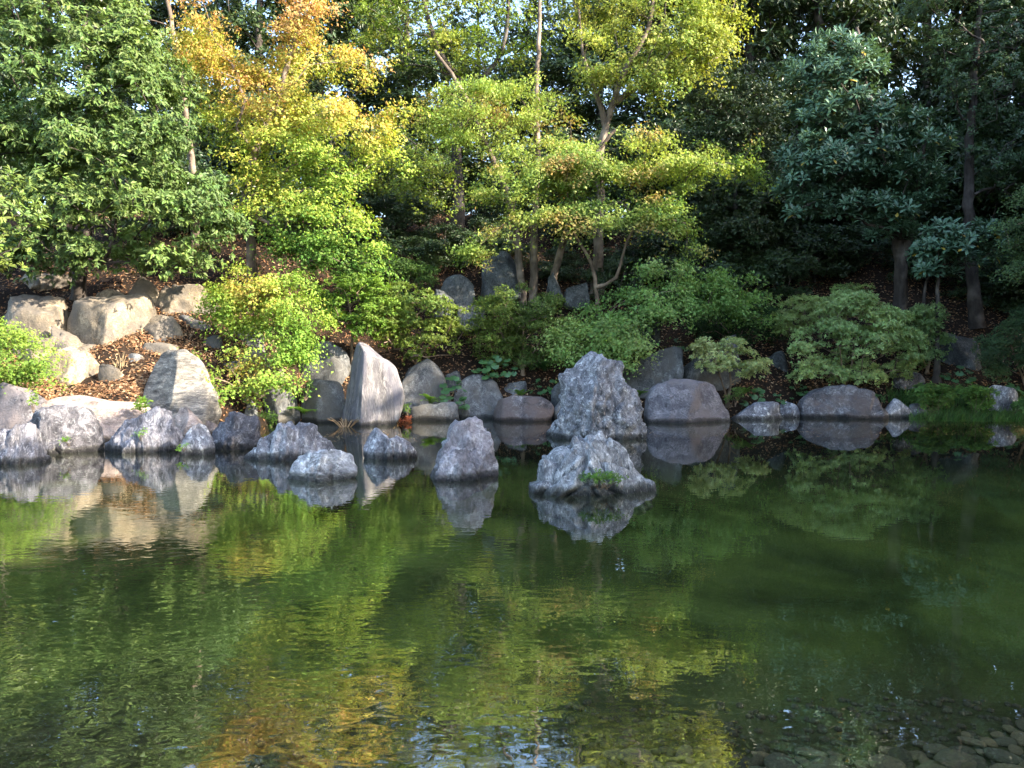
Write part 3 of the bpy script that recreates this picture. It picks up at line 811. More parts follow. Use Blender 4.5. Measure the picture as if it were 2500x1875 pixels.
def foliage(pads, st, rg, colfn, axis, total=None):
    """Leaves on shoots spread through the pads. Returns verts, tris, colours."""
    Rm = st['R']
    cnt = np.maximum(3, (st['spp'] * (pads[:, 3] / Rm) ** 2)).astype(int)
    if total is not None:
        w_ = pads[:, 3] ** 2 * rg.uniform(.6, 1.4, len(pads))
        cnt = np.maximum(2, total * w_ / w_.sum()).astype(int)
    idx = np.repeat(np.arange(len(pads)), cnt)
    n = len(idx)
    d = norm(rg.normal(size=(n, 3)))
    upm = rg.random(n) < st.get('up', .3)
    d[upm, 2] = np.abs(d[upm, 2])
    q = rg.random(n) ** (1 / st.get('shell', 3))
    pd = pads[idx]
    p = pd[:, :3] + d * q[:, None] * pd[:, 3:6] * np.array([st.get('rx', 1), st.get('rx', 1), 1])
    if st.get('tilt'):
        tl_ = rg.normal(0, st['tilt'], (len(pads), 2))[idx]
        p[:, 2] += tl_[:, 0] * (p[:, 0] - pd[:, 0]) + tl_[:, 1] * (p[:, 1] - pd[:, 1])
    droop_pad = st.get('pdroop', 0)
    if droop_pad:
        rr = np.hypot(p[:, 0] - pd[:, 0], p[:, 1] - pd[:, 1]) / pd[:, 3]
        p[:, 2] -= droop_pad * rr ** 2 * pd[:, 3]
    outd = p - axis; outd[:, 2] = 0; outd = norm(outd)
    s = np.array([0, 0, 1.0]) * st['su'] + d * st['so'] + outd * st['sx'] + rg.normal(size=(n, 3)) * st.get('sj', .25)
    s = norm(s)
    m = st['m']
    s = np.repeat(s, m, 0); p0 = np.repeat(p, m, 0); pid = np.repeat(idx, m)
    a = norm(np.cross(s, rg.normal(size=s.shape)))
    b = np.cross(s, a)
    e = rg.uniform(st['e0'], st['e1'], len(s))
    al = np.cos(e)[:, None] * s + np.sin(e)[:, None] * a
    al = al + np.array([0, 0, -1.0]) * (st['droop'] * rg.uniform(.6, 1.4, len(s)))[:, None]
    al = norm(al)
    nn = s - (s * al).sum(1)[:, None] * al + rg.normal(size=s.shape) * st.get('nj', .25)
    nn = norm(nn - (nn * al).sum(1)[:, None] * al)
    sd = np.cross(nn, al)
    Ln = st['L'] * rg.uniform(.5, 1.25, len(s)); Wn = st['W'] * rg.uniform(.75, 1.15, len(s)) * (Ln / st['L'])
    p1 = p0 + s * (rg.uniform(-.5, .5, len(s)) * st.get('len', .08))[:, None] + rg.normal(size=s.shape) * st.get('spread', .03)
    tv, tf = st['tmpl']
    k = len(tv)
    V = p1[:, None, :] + al[:, None, :] * (tv[None, :, 0] * Ln[:, None])[..., None] + sd[:, None, :] * (tv[None, :, 1] * Wn[:, None])[..., None] + nn[:, None, :] * (tv[None, :, 2] * Ln[:, None])[..., None]
    F = tf[None] + (np.arange(len(s)) * k)[:, None, None]
    c = colfn(p1, rg)
    pj = rg.normal(1, st.get('pvar', .10), (len(pads), 1))[pid]
    c = c * pj * rg.uniform(.75, 1.28, (len(s), 1)) * (1 + rg.normal(0, .06, (len(s), 3)))
    C = np.repeat(np.clip(c, .004, 1), k, 0)
    return V.reshape(-1, 3), F.reshape(-1, 3), C

def tube(path, rad, sides=6):
    path = np.array(path, float); rad = np.array(rad, float)
    t = np.gradient(path, axis=0); t = norm(t)
    ref = np.array([0.3, 1, 0.1])
    a = norm(np.cross(t, ref)); b = np.cross(t, a)
    an = np.linspace(0, 2 * math.pi, sides, endpoint=False)
    ring = path[:, None] + (a[:, None] * np.cos(an)[None, :, None] + b[:, None] * np.sin(an)[None, :, None]) * rad[:, None, None]
    n = len(path)
    V = ring.reshape(-1, 3)
    i = np.arange(n * sides).reshape(n, sides)
    j = np.roll(i, -1, 1)
    q = np.stack([i[:-1], j[:-1], j[1:], i[1:]], -1).reshape(-1, 4)
    return V, q

def smooth_path(pts, step=0.25):
    pts = [Vector(p) for p in pts]
    res = []
    n = len(pts)
    for i in range(n - 1):
        p0 = pts[max(i - 1, 0)]; p1 = pts[i]; p2 = pts[i + 1]; p3 = pts[min(i + 2, n - 1)]
        k = max(2, int((p2 - p1).length / step))
        for s in range(k):
            t = s / k
            res.append(0.5 * ((2 * p1) + (p2 - p0) * t + (2 * p0 - 5 * p1 + 4 * p2 - p3) * t * t + (3 * p1 - p0 - 3 * p2 + p3) * t ** 3))
    res.append(pts[-1])
    return res

def trunk_mesh(root, pts, r0, r1, mat, rg, flare=0.5, name='trunk'):
    path = smooth_path(pts, .3)
    n = len(path)
    pa = np.array([p[:] for p in path])
    pa[1:-1] += rg.normal(0, r0 * .10, (n - 2, 3))
    t = np.linspace(0, 1, n)
    rad = (r0 + (r1 - r0) * t) * (1 + flare * np.exp(-t * n * .3 / (r0 * 3 + .15))) * (1 + rg.normal(0, .04, n))
    V, q = tube(pa, rad, 12)
    ang = np.tile(np.linspace(0, 2 * math.pi, 12, endpoint=False), n)
    cen = np.repeat(pa, 12, 0)
    V = cen + (V - cen) * (1 + .07 * np.sin(ang * 3 + np.repeat(t * 4, 12)) + .04 * np.sin(ang * 5))[:, None]
    put(name, np_mesh(name, V, q, M[mat], smooth=True), root, world_verts=True)
    return pa, rad

def grow_branches(root, trunks, targets, mat, rg, tip=.010, expo=2.3, rise=1.2, maxr=.6):
    """Limbs that reach every leaf pad, each limb of the trunk a part of its own."""
    pos, par, rmax, limb = [], [], [], []
    for pa, rad in trunks:
        s = max(0, int(len(pa) * .22))
        for i in range(s, len(pa)):
            pos.append(pa[i]); par.append(-1); rmax.append(rad[i]); limb.append(-1)
    nt_ = len(pos)
    pos = list(pos)
    T = np.array(targets)
    tp = np.array(pos)
    dmin = np.min(np.linalg.norm(T[:, None] - tp[None], axis=2), axis=1)
    load = {}
    nl = 0
    tips = []
    P_arr = np.array(pos)
    for k in np.argsort(dmin):
        t = T[k]
        dv = np.linalg.norm(P_arr - t, axis=1)
        cost = dv + rise * np.maximum(0, P_arr[:, 2] - t[2] + .25 * dv)
        j = int(np.argmin(cost))
        a = P_arr[j]
        dist = np.linalg.norm(t - a)
        ns = max(2, int(dist / .35))
        bow = np.array([rg.normal(0, .05), rg.normal(0, .05), rg.uniform(.02, .12)]) * dist
        new = []
        prev = j
        lb = limb[j]
        if lb == -1: lb = nl; nl += 1
        for i in range(1, ns + 1):
            f = i / ns
            q = a + (t - a) * f + bow * math.sin(f * math.pi) + rg.normal(0, .025, 3) * (1 if i < ns else 0)
            new.append(q); pos.append(q); par.append(prev); limb.append(lb); rmax.append(9)
            prev = len(pos) - 1
        tips.append(prev)
        P_arr = np.vstack([P_arr, np.array(new)])
    n = len(pos)
    acc = np.zeros(n)
    for t in tips: acc[t] += tip ** expo
    kids = {}
    for i in range(n - 1, nt_ - 1, -1):
        acc[par[i]] += acc[i]
        kids.setdefault(par[i], []).append(i)
    rad = acc ** (1 / expo)
    for i in range(n):
        rad[i] = min(rad[i], rmax[i] * maxr if par[i] == -1 else 1)
    parts = {}
    def chain(start, base):
        # follow the thickest child
        path = [pos[base]]; rr = [min(rad[start] * 1.15, rad[base] if par[base] != -1 else rad[start] * 1.15)]
        c = start
        while True:
            path.append(pos[c]); rr.append(rad[c])
            ks = kids.get(c, [])
            if not ks: break
            ks = sorted(ks, key=lambda z: -rad[z])
            for o in ks[1:]: stack.append((o, c))
            c = ks[0]
        V, q = tube(path, rr, 5)
        parts.setdefault(limb[start], []).append((V, q))
    stack = []
    for b in range(nt_):
        for s in kids.get(b, []): stack.append((s, b))
    while stack:
        s, b = stack.pop()
        chain(s, b)
    for lb, lst in parts.items():
        o_ = 0; VV, QQ = [], []
        for V, q in lst:
            VV.append(V); QQ.append(q + o_); o_ += len(V)
        put('branch', np_mesh('branch', np.vstack(VV), np.vstack(QQ), M[mat], smooth=True), root, world_verts=True)

def mixc(stops, t):
    t = np.clip(t, 0, 1)
    xs = [s[0] for s in stops]
    return np.stack([np.interp(t, xs, [s[1][i] for s in stops]) for i in range(3)], -1)
def wave(p, f, ph=0.0):
    return (np.sin(p[:, 0] * f + ph) + np.sin(p[:, 2] * f * 1.3 + ph * 2 + p[:, 0] * .6) + np.sin(p[:, 1] * f * .9 + ph * 3)) / 3

def flatc(c, c2=None, f=1.3):
    c = np.array(c); c2 = np.array(c2 if c2 is not None else c)
    def fn(p, rg):
        t = (wave(p, f, c[1] * 30) * .5 + .5 + rg.normal(0, .15, len(p))).clip(0, 1)[:, None]
        return c * (1 - t) + c2 * t
    return fn

ST = {
 'maple': dict(tilt=.28, layer=.62, R=.55, spp=46, m=6, e0=1.2, e1=1.75, droop=.32, L=.105, W=.105, lai=1.1, su=.8, so=.15, sx=.65, sj=.38, nj=.48, tmpl=T_MAP, len=.06, spread=.10, shell=1.25, rx=1.45, up=.4, pdroop=.25, pvar=.12),
 'ever': dict(R=.5, spp=62, m=7, e0=.7, e1=1.4, droop=.75, L=.165, W=.068, su=.35, so=.55, sx=.55, sj=.25, nj=.2, tmpl=T_DIA, len=.10, spread=.02, shell=4, up=.6, pvar=.08),
 'bg': dict(R=.9, spp=62, m=6, e0=.5, e1=1.5, droop=.35, L=.29, W=.135, su=.4, so=.7, sx=.3, sj=.3, nj=.3, tmpl=T_DIA, len=.15, spread=.06, shell=3, up=.5, pvar=.15),
 'shrub': dict(R=.28, lai=1.3, spp=52, m=8, e0=.7, e1=1.5, droop=.12, L=.09, W=.034, su=.7, so=.6, sx=.3, sj=.25, nj=.25, tmpl=T_DIA, len=.04, spread=.012, shell=4, up=.75, pvar=.1),
 'small': dict(R=.3, lai=1.25, spp=80, m=6, e0=.6, e1=1.5, droop=.1, L=.07, W=.038, su=.6, so=.6, sx=.3, sj=.3, nj=.3, tmpl=T_DIA, len=.06, spread=.02, shell=3, up=.6, pvar=.12),
 'whorl': dict(R=.4, spp=9, m=11, e0=.75, e1=1.45, droop=.22, L=.20, W=.062, su=.75, so=.35, sx=.5, sj=.22, nj=.12, tmpl=T_OBO, len=.03, spread=.008, shell=2.5, up=.7, pvar=.08),
}
def style(name, **kw):
    s = dict(ST[name]); s.update(kw); return s

TRI = {}
def tree(name, label, cat, base, trunks, crowns, st, colfn, seed, mat='leaf_soft', bark='bark_maple', group=None, flare=.5, branches=True, twig=None, tip=.010, root_on_ground=True):
    """trunks: [(points, r0, r1)], crowns: [(outline, Y, thick, pad radius, density, flatness)]"""
    rg = np.random.default_rng(seed)
    root = empty(name, base, label, cat, group)
    tl = []
    for pts, r0, r1 in trunks:
        tl.append(trunk_mesh(root, pts, r0, r1, bark, rg, flare))
    allp = []
    for (poly, Y, th, Rp, dn, fl) in crowns:
        pd, ar = pads_in(poly, Y, th, Rp, dn, fl, rg, want_area=True)
        tv, tf = st['tmpl']
        la = sum(abs((tv[b][0] - tv[a][0]) * (tv[c][1] - tv[a][1]) - (tv[c][0] - tv[a][0]) * (tv[b][1] - tv[a][1])) / 2 for a, b, c in tf) * st['L'] * st['W']
        if st.get('layer'):
            ly = st['layer']
            cx_ = pd[:, 0].mean()
            ph_ = .45 * np.sin(pd[:, 0] * .55 + 1.0) + .35 * np.sin(pd[:, 1] * .9 + pd[:, 0] * .3) + .18 * np.abs(pd[:, 0] - cx_)
            zz = pd[:, 2] / ly + ph_
            lb_ = st.get('lblend', .75)
            pd[:, 2] = (1 - lb_) * pd[:, 2] + lb_ * (np.round(zz) - ph_) * ly + rg.normal(0, .06, len(pd))
        allp.append((pd, dn * LAI * st.get('lai', 1) * ar / (la * st['m'])))
    pads = np.vstack([a for a, _ in allp])
    axis = pads[:, :3].mean(0)
    axis[1] += .3
    if branches:
        grow_branches(root, tl, pads[:, :3] - np.array([0, 0, .3]) * pads[:, 5:6], twig or bark, rg, tip=tip)
    VV, FF, CC, off = [], [], [], 0
    for pd, tot in allp:
        V, F, C = foliage(pd, st, rg, colfn, axis, tot)
        VV.append(V); FF.append(F + off); CC.append(C); off += len(V)
    put('crown', np_mesh('crown', np.vstack(VV), np.vstack(FF), M[mat], np.vstack(CC)), root, world_verts=True)
    TRI[name] = TRI.get(name, 0) + sum(len(f) for f in FF)
    return root, pads, tl

def g(x, y):
    return float(ground_h(np.array(float(x)), np.array(float(y))))
def on_ground(x, y, Y):
    """Base of a plant: below the given overview pixel, dropped to the ground at that distance."""
    p = PD(x, y, Y); p.z = g(p.x, p.y) - .05
    return p

# ---- left evergreen (large, drooping leaves)
GE = (0.072, 0.13, 0.042); GE2 = (0.135, 0.20, 0.05)
b0 = on_ground(170, 640, 22.4)
tree('evergreen_tree', 'broad sunlit evergreen with drooping leaves filling the upper left', 'tree', b0,
     [([b0, PD(175, 560, 22.3), PD(200, 400, 22.2), PD(190, 200, 22.2), PD(180, 0, 22.2), PD(170, -100, 22.2)], .17, .06)],
     [([(-90, -160), (300, -160), (330, 60), (385, 150), (398, 235), (440, 280), (455, 380), (500, 430), (515, 490), (480, 560), (440, 595), (395, 635), (330, 605), (290, 570), (180, 600), (60, 590), (-90, 590)], 20.9, 2.1, .52, 4.2, .75)],
     style('ever', spp=52), flatc(GE, GE2, .9), 11, 'leaf_mid', 'bark_dark', flare=.4)
# ---- large-leaved shrub at the left edge
b0 = on_ground(-20, 640, 17.6)
tree('broadleaf_shrub', 'yellow-green large-leaved shrub cut by the left edge', 'shrub', b0,
     [([b0, PD(-10, 560, 17), PD(0, 470, 16.8), PD(0, 400, 16.7)], .05, .02)],
     [([(-120, 340), (40, 370), (85, 440), (80, 520), (40, 585), (-120, 610)], 16.8, .8, .35, 2.2, .8)],
     style('whorl', L=.17, W=.05, spp=9), flatc((.08, .14, .03), (.15, .19, .04)), 12, 'leaf_gloss', 'bark_dark')
# ---- tree behind upper left
b0 = on_ground(420, 560, 27)
tree('evergreen_tree', 'slender yellow-green tree behind the top of the broad left evergreen', 'tree', b0,
     [([b0, PD(420, 420, 27), PD(395, 200, 27), PD(365, 20, 27), PD(330, -160, 27)], .14, .05)],
     [([(140, -220), (440, -220), (410, -10), (330, 0), (250, 40), (180, 10)], 27, 1.5, .55, 1.6, .6), ([(350, 60), (400, 60), (430, 160), (420, 260), (390, 240)], 26.5, .8, .45, 1.5, .6)],
     style('ever', L=.14, spp=40), flatc((.09, .13, .03), (.16, .18, .04)), 13, 'leaf_gloss', 'bark_maple')

# ---- orange-yellow maple
def autumn(zlo, zhi, seed):
    stops = [(0, (.10, .21, .035)), (.25, (.22, .33, .05)), (.5, (.36, .41, .07)), (.7, (.46, .41, .09)), (.85, (.49, .32, .10)), (1, (.47, .25, .10))]
    def fn(p, rg):
        t = (p[:, 2] - zlo) / (zhi - zlo) + .26 * wave(p, 1.7, seed) + rg.normal(0, .13, len(p))
        return mixc(stops, t)
    return fn
b0 = on_ground(545, 610, 24)
tree('maple_tree', 'maple turning orange at the top and yellow below', 'tree', b0,
     [([b0, PD(543, 530, 23.9), PD(530, 430, 23.7), PD(550, 330, 23.6), PD(600, 210, 23.6), PD(640, 60, 23.6), PD(660, -60, 23.6)], .15, .04)],
     [([(395, 0), (425, 60), (540, 130), (590, 90), (620, 0), (640, -120), (720, -120), (690, 90), (790, 140), (850, 230), (860, 320), (830, 390), (740, 410), (660, 430), (560, 430), (500, 395), (460, 330), (430, 250), (400, 150)], 23.5, 1.5, .50, 2.4, .30),
      ([(380, 0), (430, -30), (470, 60), (520, 140), (440, 160), (405, 110)], 23.2, .5, .4, 2.0, .4),
      ([(515, 430), (600, 405), (760, 415), (800, 470), (740, 520), (640, 530), (560, 520), (505, 495)], 22.6, .9, .48, 2.6, .28),
      ([(560, 520), (700, 510), (820, 530), (885, 560), (850, 600), (760, 590), (640, 580)], 22.8, .9, .48, 2.4, .28)],
     style('maple', lai=.95, L=.095, W=.095), autumn(4.4, 12.3, 2.0), 21, 'leaf_soft', 'bark_maple', group='maple trees on the far bank')
# ---- young yellow-green maple low on the left bank
def young(p, rg):
    t = wave(p, 2.2, 4.0) * .5 + .5 + rg.normal(0, .12, len(p))
    return mixc([(0, (.12, .24, .035)), (.6, (.22, .34, .05)), (.85, (.34, .40, .07)), (1, (.48, .36, .09))], t)
b0 = on_ground(585, 850, 21.2)
tree('maple_sapling', 'young yellow-green maple with sprays hanging in front of the bank stones', 'tree', b0,
     [([b0, PD(575, 780, 21), PD(590, 700, 20.9), PD(580, 640, 20.8)], .05, .02), ([b0, PD(530, 830, 20.2), PD(500, 800, 19.6)], .03, .012)],
     [([(452, 620), (520, 580), (640, 590), (700, 640), (720, 700), (690, 750), (620, 770), (560, 750), (500, 720), (455, 690)], 20.5, .8, .36, 2.8, .45),
      ([(490, 765), (540, 735), (650, 730), (700, 755), (640, 800), (560, 800), (500, 800)], 19.9, .5, .32, 2.2, .3),
      ([(500, 820), (600, 810), (690, 805), (650, 840), (560, 855), (500, 870)], 19.4, .4, .30, 2.0, .3),
      ([(395, 785), (440, 785), (490, 835), (465, 865), (420, 820)], 18.6, .3, .22, 2.2, .35)],
     style('maple', layer=.5, L=.085, W=.085, spp=60, R=.4), young, 22, 'leaf_soft', 'bark_twig', tip=.007)
# ---- bright green shrub beside it
b0 = on_ground(760, 760, 22.6)
tree('leafy_shrub', 'bright green shrub between the young maple and the standing stone', 'shrub', b0,
     [([b0, PD(760, 700, 22.3), PD(750, 640, 22.2)], .05, .02)],
     [([(670, 610), (740, 590), (820, 610), (850, 660), (840, 740), (760, 745), (700, 700)], 22.2, .9, .34, 2.6, .7)],
     style('shrub', L=.085, W=.042, spp=50, R=.3), flatc((.08, .17, .025), (.18, .28, .035)), 23, 'leaf_soft', 'bark_twig')
b0 = on_ground(900, 790, 22.9)
tree('leafy_shrub', 'olive green shrub spilling over the stones right of the standing stone', 'shrub', b0,
     [([b0, PD(900, 740, 22.7), PD(900, 680, 22.6)], .05, .02)],
     [([(790, 665), (850, 610), (940, 640), (1000, 685), (1010, 740), (960, 785), (900, 790), (850, 760), (800, 720)], 22.3, .9, .32, 2.6, .6)],
     style('shrub', L=.085, W=.042, spp=52, R=.3), flatc((.09, .155, .035), (.22, .28, .05), 2.2), 24, 'leaf_soft', 'bark_twig')
# ---- dark shrub under the orange maple
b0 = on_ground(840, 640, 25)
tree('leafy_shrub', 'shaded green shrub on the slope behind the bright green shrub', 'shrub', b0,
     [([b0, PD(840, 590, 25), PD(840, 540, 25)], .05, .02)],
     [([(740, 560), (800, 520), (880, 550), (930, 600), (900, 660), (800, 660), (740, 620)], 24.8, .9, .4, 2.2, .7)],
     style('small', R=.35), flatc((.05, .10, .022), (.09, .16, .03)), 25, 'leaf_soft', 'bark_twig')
# ---- dark azalea in the middle
b0 = on_ground(1130, 790, 23.3)
tree('azalea_shrub', 'dark green rounded azalea above the round-leaved plants', 'shrub', b0,
     [([b0, PD(1130, 740, 23.1), PD(1130, 690, 23)], .05, .02)],
     [([(1020, 730), (1050, 640), (1120, 615), (1195, 630), (1235, 680), (1255, 740), (1180, 795), (1080, 795), (1020, 775)], 22.9, 1.0, .32, 2.8, .65)],
     style('small'), flatc((.06, .11, .03), (.17, .23, .045), 2.4), 26, 'leaf_soft', 'bark_twig')

# ---- central maples
def greenmaple(seed, tipc=(.42, .20, .10), base=(.13, .23, .03), lit=(.27, .34, .045), amt=.55):
    def fn(p, rg):
        t = wave(p, 1.5, seed) * .5 + .5 + rg.normal(0, .10, len(p))
        c = mixc([(0, base), (.7, lit), (1, lit)], t)
        w = wave(p, 2.6, seed * 2.7)
        k = (np.clip((w - .25) * 3.0, 0, 1) * amt * (rg.random(len(p)) < .8))[:, None]
        return c * (1 - k) + np.array(tipc) * k
    return fn
b0 = on_ground(1152, 625, 26)
tree('maple_tree', 'central green maple with three bare trunks and layered pink-tipped foliage', 'tree', b0,
     [([b0 + Vector((-.3, 0, 0)), PD(1115, 500, 25.8), PD(1085, 390, 25.6), PD(1040, 290, 25.6), PD(1000, 200, 25.7), PD(940, 110, 25.8)], .15, .05),
      ([b0, PD(1155, 490, 25.9), PD(1160, 350, 25.9), PD(1160, 200, 26), PD(1165, 60, 26), PD(1170, -60, 26)], .15, .05),
      ([b0 + Vector((.35, -.1, 0)), PD(1215, 530, 25.7), PD(1245, 420, 25.5), PD(1290, 330, 25.3), PD(1330, 280, 25.2)], .15, .05)],
     [([(920, 215), (1000, 190), (1150, 175), (1240, 210), (1280, 290), (1240, 320), (1100, 320), (1000, 330), (950, 300)], 25.2, 1.4, .6, 2.2, .15),
      ([(980, 370), (1100, 325), (1300, 305), (1420, 285), (1550, 295), (1650, 340), (1625, 390), (1540, 400), (1440, 395), (1320, 410), (1180, 400), (1040, 420)], 24.2, 1.5, .6, 3.2, .15),
      ([(1060, 480), (1150, 435), (1300, 425), (1440, 415), (1500, 450), (1480, 500), (1400, 495), (1280, 490), (1120, 495)], 23.7, 1.2, .5, 2.8, .16),
      ([(950, 555), (1000, 515), (1060, 500), (1070, 540), (1000, 575)], 23.4, .6, .38, 2.2, .3),
      ([(1440, 460), (1510, 480), (1530, 540), (1490, 545)], 23.4, .4, .34, 2.0, .3)],
     style('maple', lai=1.1, layer=.75, lblend=.6, L=.092, W=.092, pdroop=.25, spread=.10, rx=1.5), greenmaple(1.3, base=(.18, .28, .06), lit=(.32, .39, .09)), 31, 'leaf_soft', 'bark_maple', group='maple trees on the far bank', flare=.25)
b0 = on_ground(1290, 610, 27.6)
tree('maple_tree', 'yellow-green maple with a forked pale trunk at the top right of centre', 'tree', b0,
     [([b0, PD(1295, 450, 27.4), PD(1300, 310, 27.3), PD(1320, 240, 27.2), PD(1350, 150, 27.1), PD(1400, 60, 27), PD(1420, -80, 27)], .2, .05),
      ([PD(1308, 270, 27.3), PD(1285, 190, 27.1), PD(1260, 120, 27), PD(1250, 20, 27)], .10, .03), ([PD(1330, 220, 27.2), PD(1400, 170, 26.8), PD(1450, 110, 26.6)], .09, .03)],
     [([(1230, -90), (1620, -110), (1590, 60), (1560, 130), (1480, 180), (1500, 250), (1400, 230), (1330, 190), (1250, 210), (1210, 130), (1220, 40)], 26.8, 1.7, .62, 2.0, .15)],
     style('maple', lai=1.1), greenmaple(3.1, (.42, .38, .11), (.19, .28, .05), (.33, .37, .08), .35), 32, 'leaf_soft', 'bark_maple', group='maple trees on the far bank')
b0 = on_ground(988, 530, 30)
tree('maple_tree', 'airy green maple at top centre with sky showing through', 'tree', b0,
     [([b0, PD(990, 420, 30), PD(985, 300, 29.8), PD(1000, 200, 29.6), PD(940, 90, 29.4), PD(900, -60, 29.2)], .26, .06),
      ([PD(998, 215, 29.6), PD(1080, 120, 29.4), PD(1100, 0, 29.3), PD(1110, -120, 29.2)], .11, .04)],
     [([(770, -70), (1190, -60), (1200, 60), (1130, 150), (960, 190), (860, 130), (790, 100)], 29, 1.6, .6, 1.15, .2),
      ([(790, 240), (900, 260), (930, 330), (900, 400), (800, 420), (780, 330)], 28, 1.0, .5, 1.6, .25),
      ([(860, 360), (960, 340), (1000, 390), (960, 440), (860, 430)], 27.5, .9, .5, 1.8, .25)],
     style('maple', L=.12, W=.11, lai=.8), greenmaple(5.2, (.34, .30, .05), (.12, .19, .03), (.22, .28, .04), .4), 33, 'leaf_soft', 'bark_dark', group='maple trees on the far bank')
# ---- thin crooked maple with low sprays
b0 = on_ground(1300, 670, 24.6)
def lowmaple(p, rg):
    t = wave(p, 1.6, 7.0) * .5 + .5 + rg.normal(0, .1, len(p))
    return mixc([(0, (.13, .24, .065)), (.6, (.20, .32, .09)), (1, (.30, .38, .12))], t)
tree('maple_tree', 'thin crooked maple with green sprays sweeping down to the craggy peak', 'tree', b0,
     [([b0, PD(1285, 600, 24.4), PD(1265, 545, 24.3), PD(1240, 505, 24.2), PD(1228, 440, 24.1)], .09, .03),
      ([PD(1290, 620, 24.4), PD(1330, 600, 24.1), PD(1355, 520, 23.9), PD(1400, 445, 23.7)], .06, .02)],
     [([(1170, 745), (1240, 695), (1330, 640), (1390, 575), (1470, 570), (1560, 600), (1590, 650), (1540, 690), (1470, 700), (1400, 720), (1370, 770), (1280, 775), (1190, 785)], 22.9, .9, .42, 2.8, .34),
      ([(1180, 740), (1260, 700), (1380, 690), (1400, 755), (1340, 800), (1200, 800)], 22.0, .5, .36, 3.2, .4),
      ([(1530, 565), (1620, 600), (1680, 665), (1630, 700), (1560, 690), (1530, 640)], 23.1, .7, .40, 2.8, .34),
      ([(1390, 450), (1450, 430), (1490, 480), (1420, 500)], 23.5, .4, .34, 1.8, .3)],
     style('maple', L=.09, W=.09, spp=64), lowmaple, 34, 'leaf_soft', 'bark_twig', group='maple trees on the far bank', flare=.2, tip=.008)

# ---- whorled broadleaf tree on the right: each whorl a part of its own
def whorl_mesh(seed, L_=.22, W_=.066, m=12, yellow=False):
    rg = np.random.default_rng(seed)
    pads = np.array([[0, 0, 0, .01, .01, .01]])
    st = style('whorl', spp=1, R=.01, m=m, L=L_, W=W_, su=1, so=0, sx=0, sj=0, e0=.75, e1=1.5, droop=.18, spread=.006, nj=.1)
    st['spp'] = 1
    # one shoot
    s = np.tile([0, 0, 1.0], (m, 1))
    ph = np.arange(m) * 2.4 + rg.normal(0, .15, m)
    e = np.linspace(.55, 1.6, m) + rg.normal(0, .08, m)
    al = np.cos(e)[:, None] * s + np.sin(e)[:, None] * np.stack([np.cos(ph), np.sin(ph), 0 * ph], -1)
    al[:, 2] -= .12; al = norm(al)
    nn = norm(s - (s * al).sum(1)[:, None] * al)
    sd = np.cross(nn, al)
    Ln = L_ * rg.uniform(.75, 1.1, m); Wn = W_ * rg.uniform(.85, 1.15, m)
    tv = np.array([[0, 0, 0], [.12, -.06, .01], [.45, -.36, .04], [.75, -.5, .0], [1, 0, -.14], [.75, .5, .0], [.45, .36, .04], [.12, .06, .01], [.45, 0, .015], [.75, 0, -.03]])
    tf = np.array([[0, 1, 7], [1, 2, 8], [1, 8, 7], [7, 8, 6], [2, 3, 9], [2, 9, 8], [8, 9, 5], [8, 5, 6], [3, 4, 9], [9, 4, 5]])
    k = len(tv)
    V = al[:, None] * (tv[None, :, 0] * Ln[:, None])[..., None] + sd[:, None] * (tv[None, :, 1] * Wn[:, None])[..., None] + nn[:, None] * (tv[None, :, 2] * Ln[:, None])[..., None]
    V += np.array([0, 0, 1]) * (np.linspace(.05, -.02, m))[:, None, None]
    F = tf[None] + (np.arange(m) * k)[:, None, None]
    c = np.array([.085, .155, .09]) * rg.uniform(.75, 1.35, (m, 1))
    if yellow: c[-1] = (.42, .30, .05)
    return np_mesh('leaf_whorl', V.reshape(-1, 3), F.reshape(-1, 3), M['leaf_gloss'], np.repeat(c, k, 0))
WH = [whorl_mesh(i, yellow=(i % 5 == 0)) for i in range(10)]

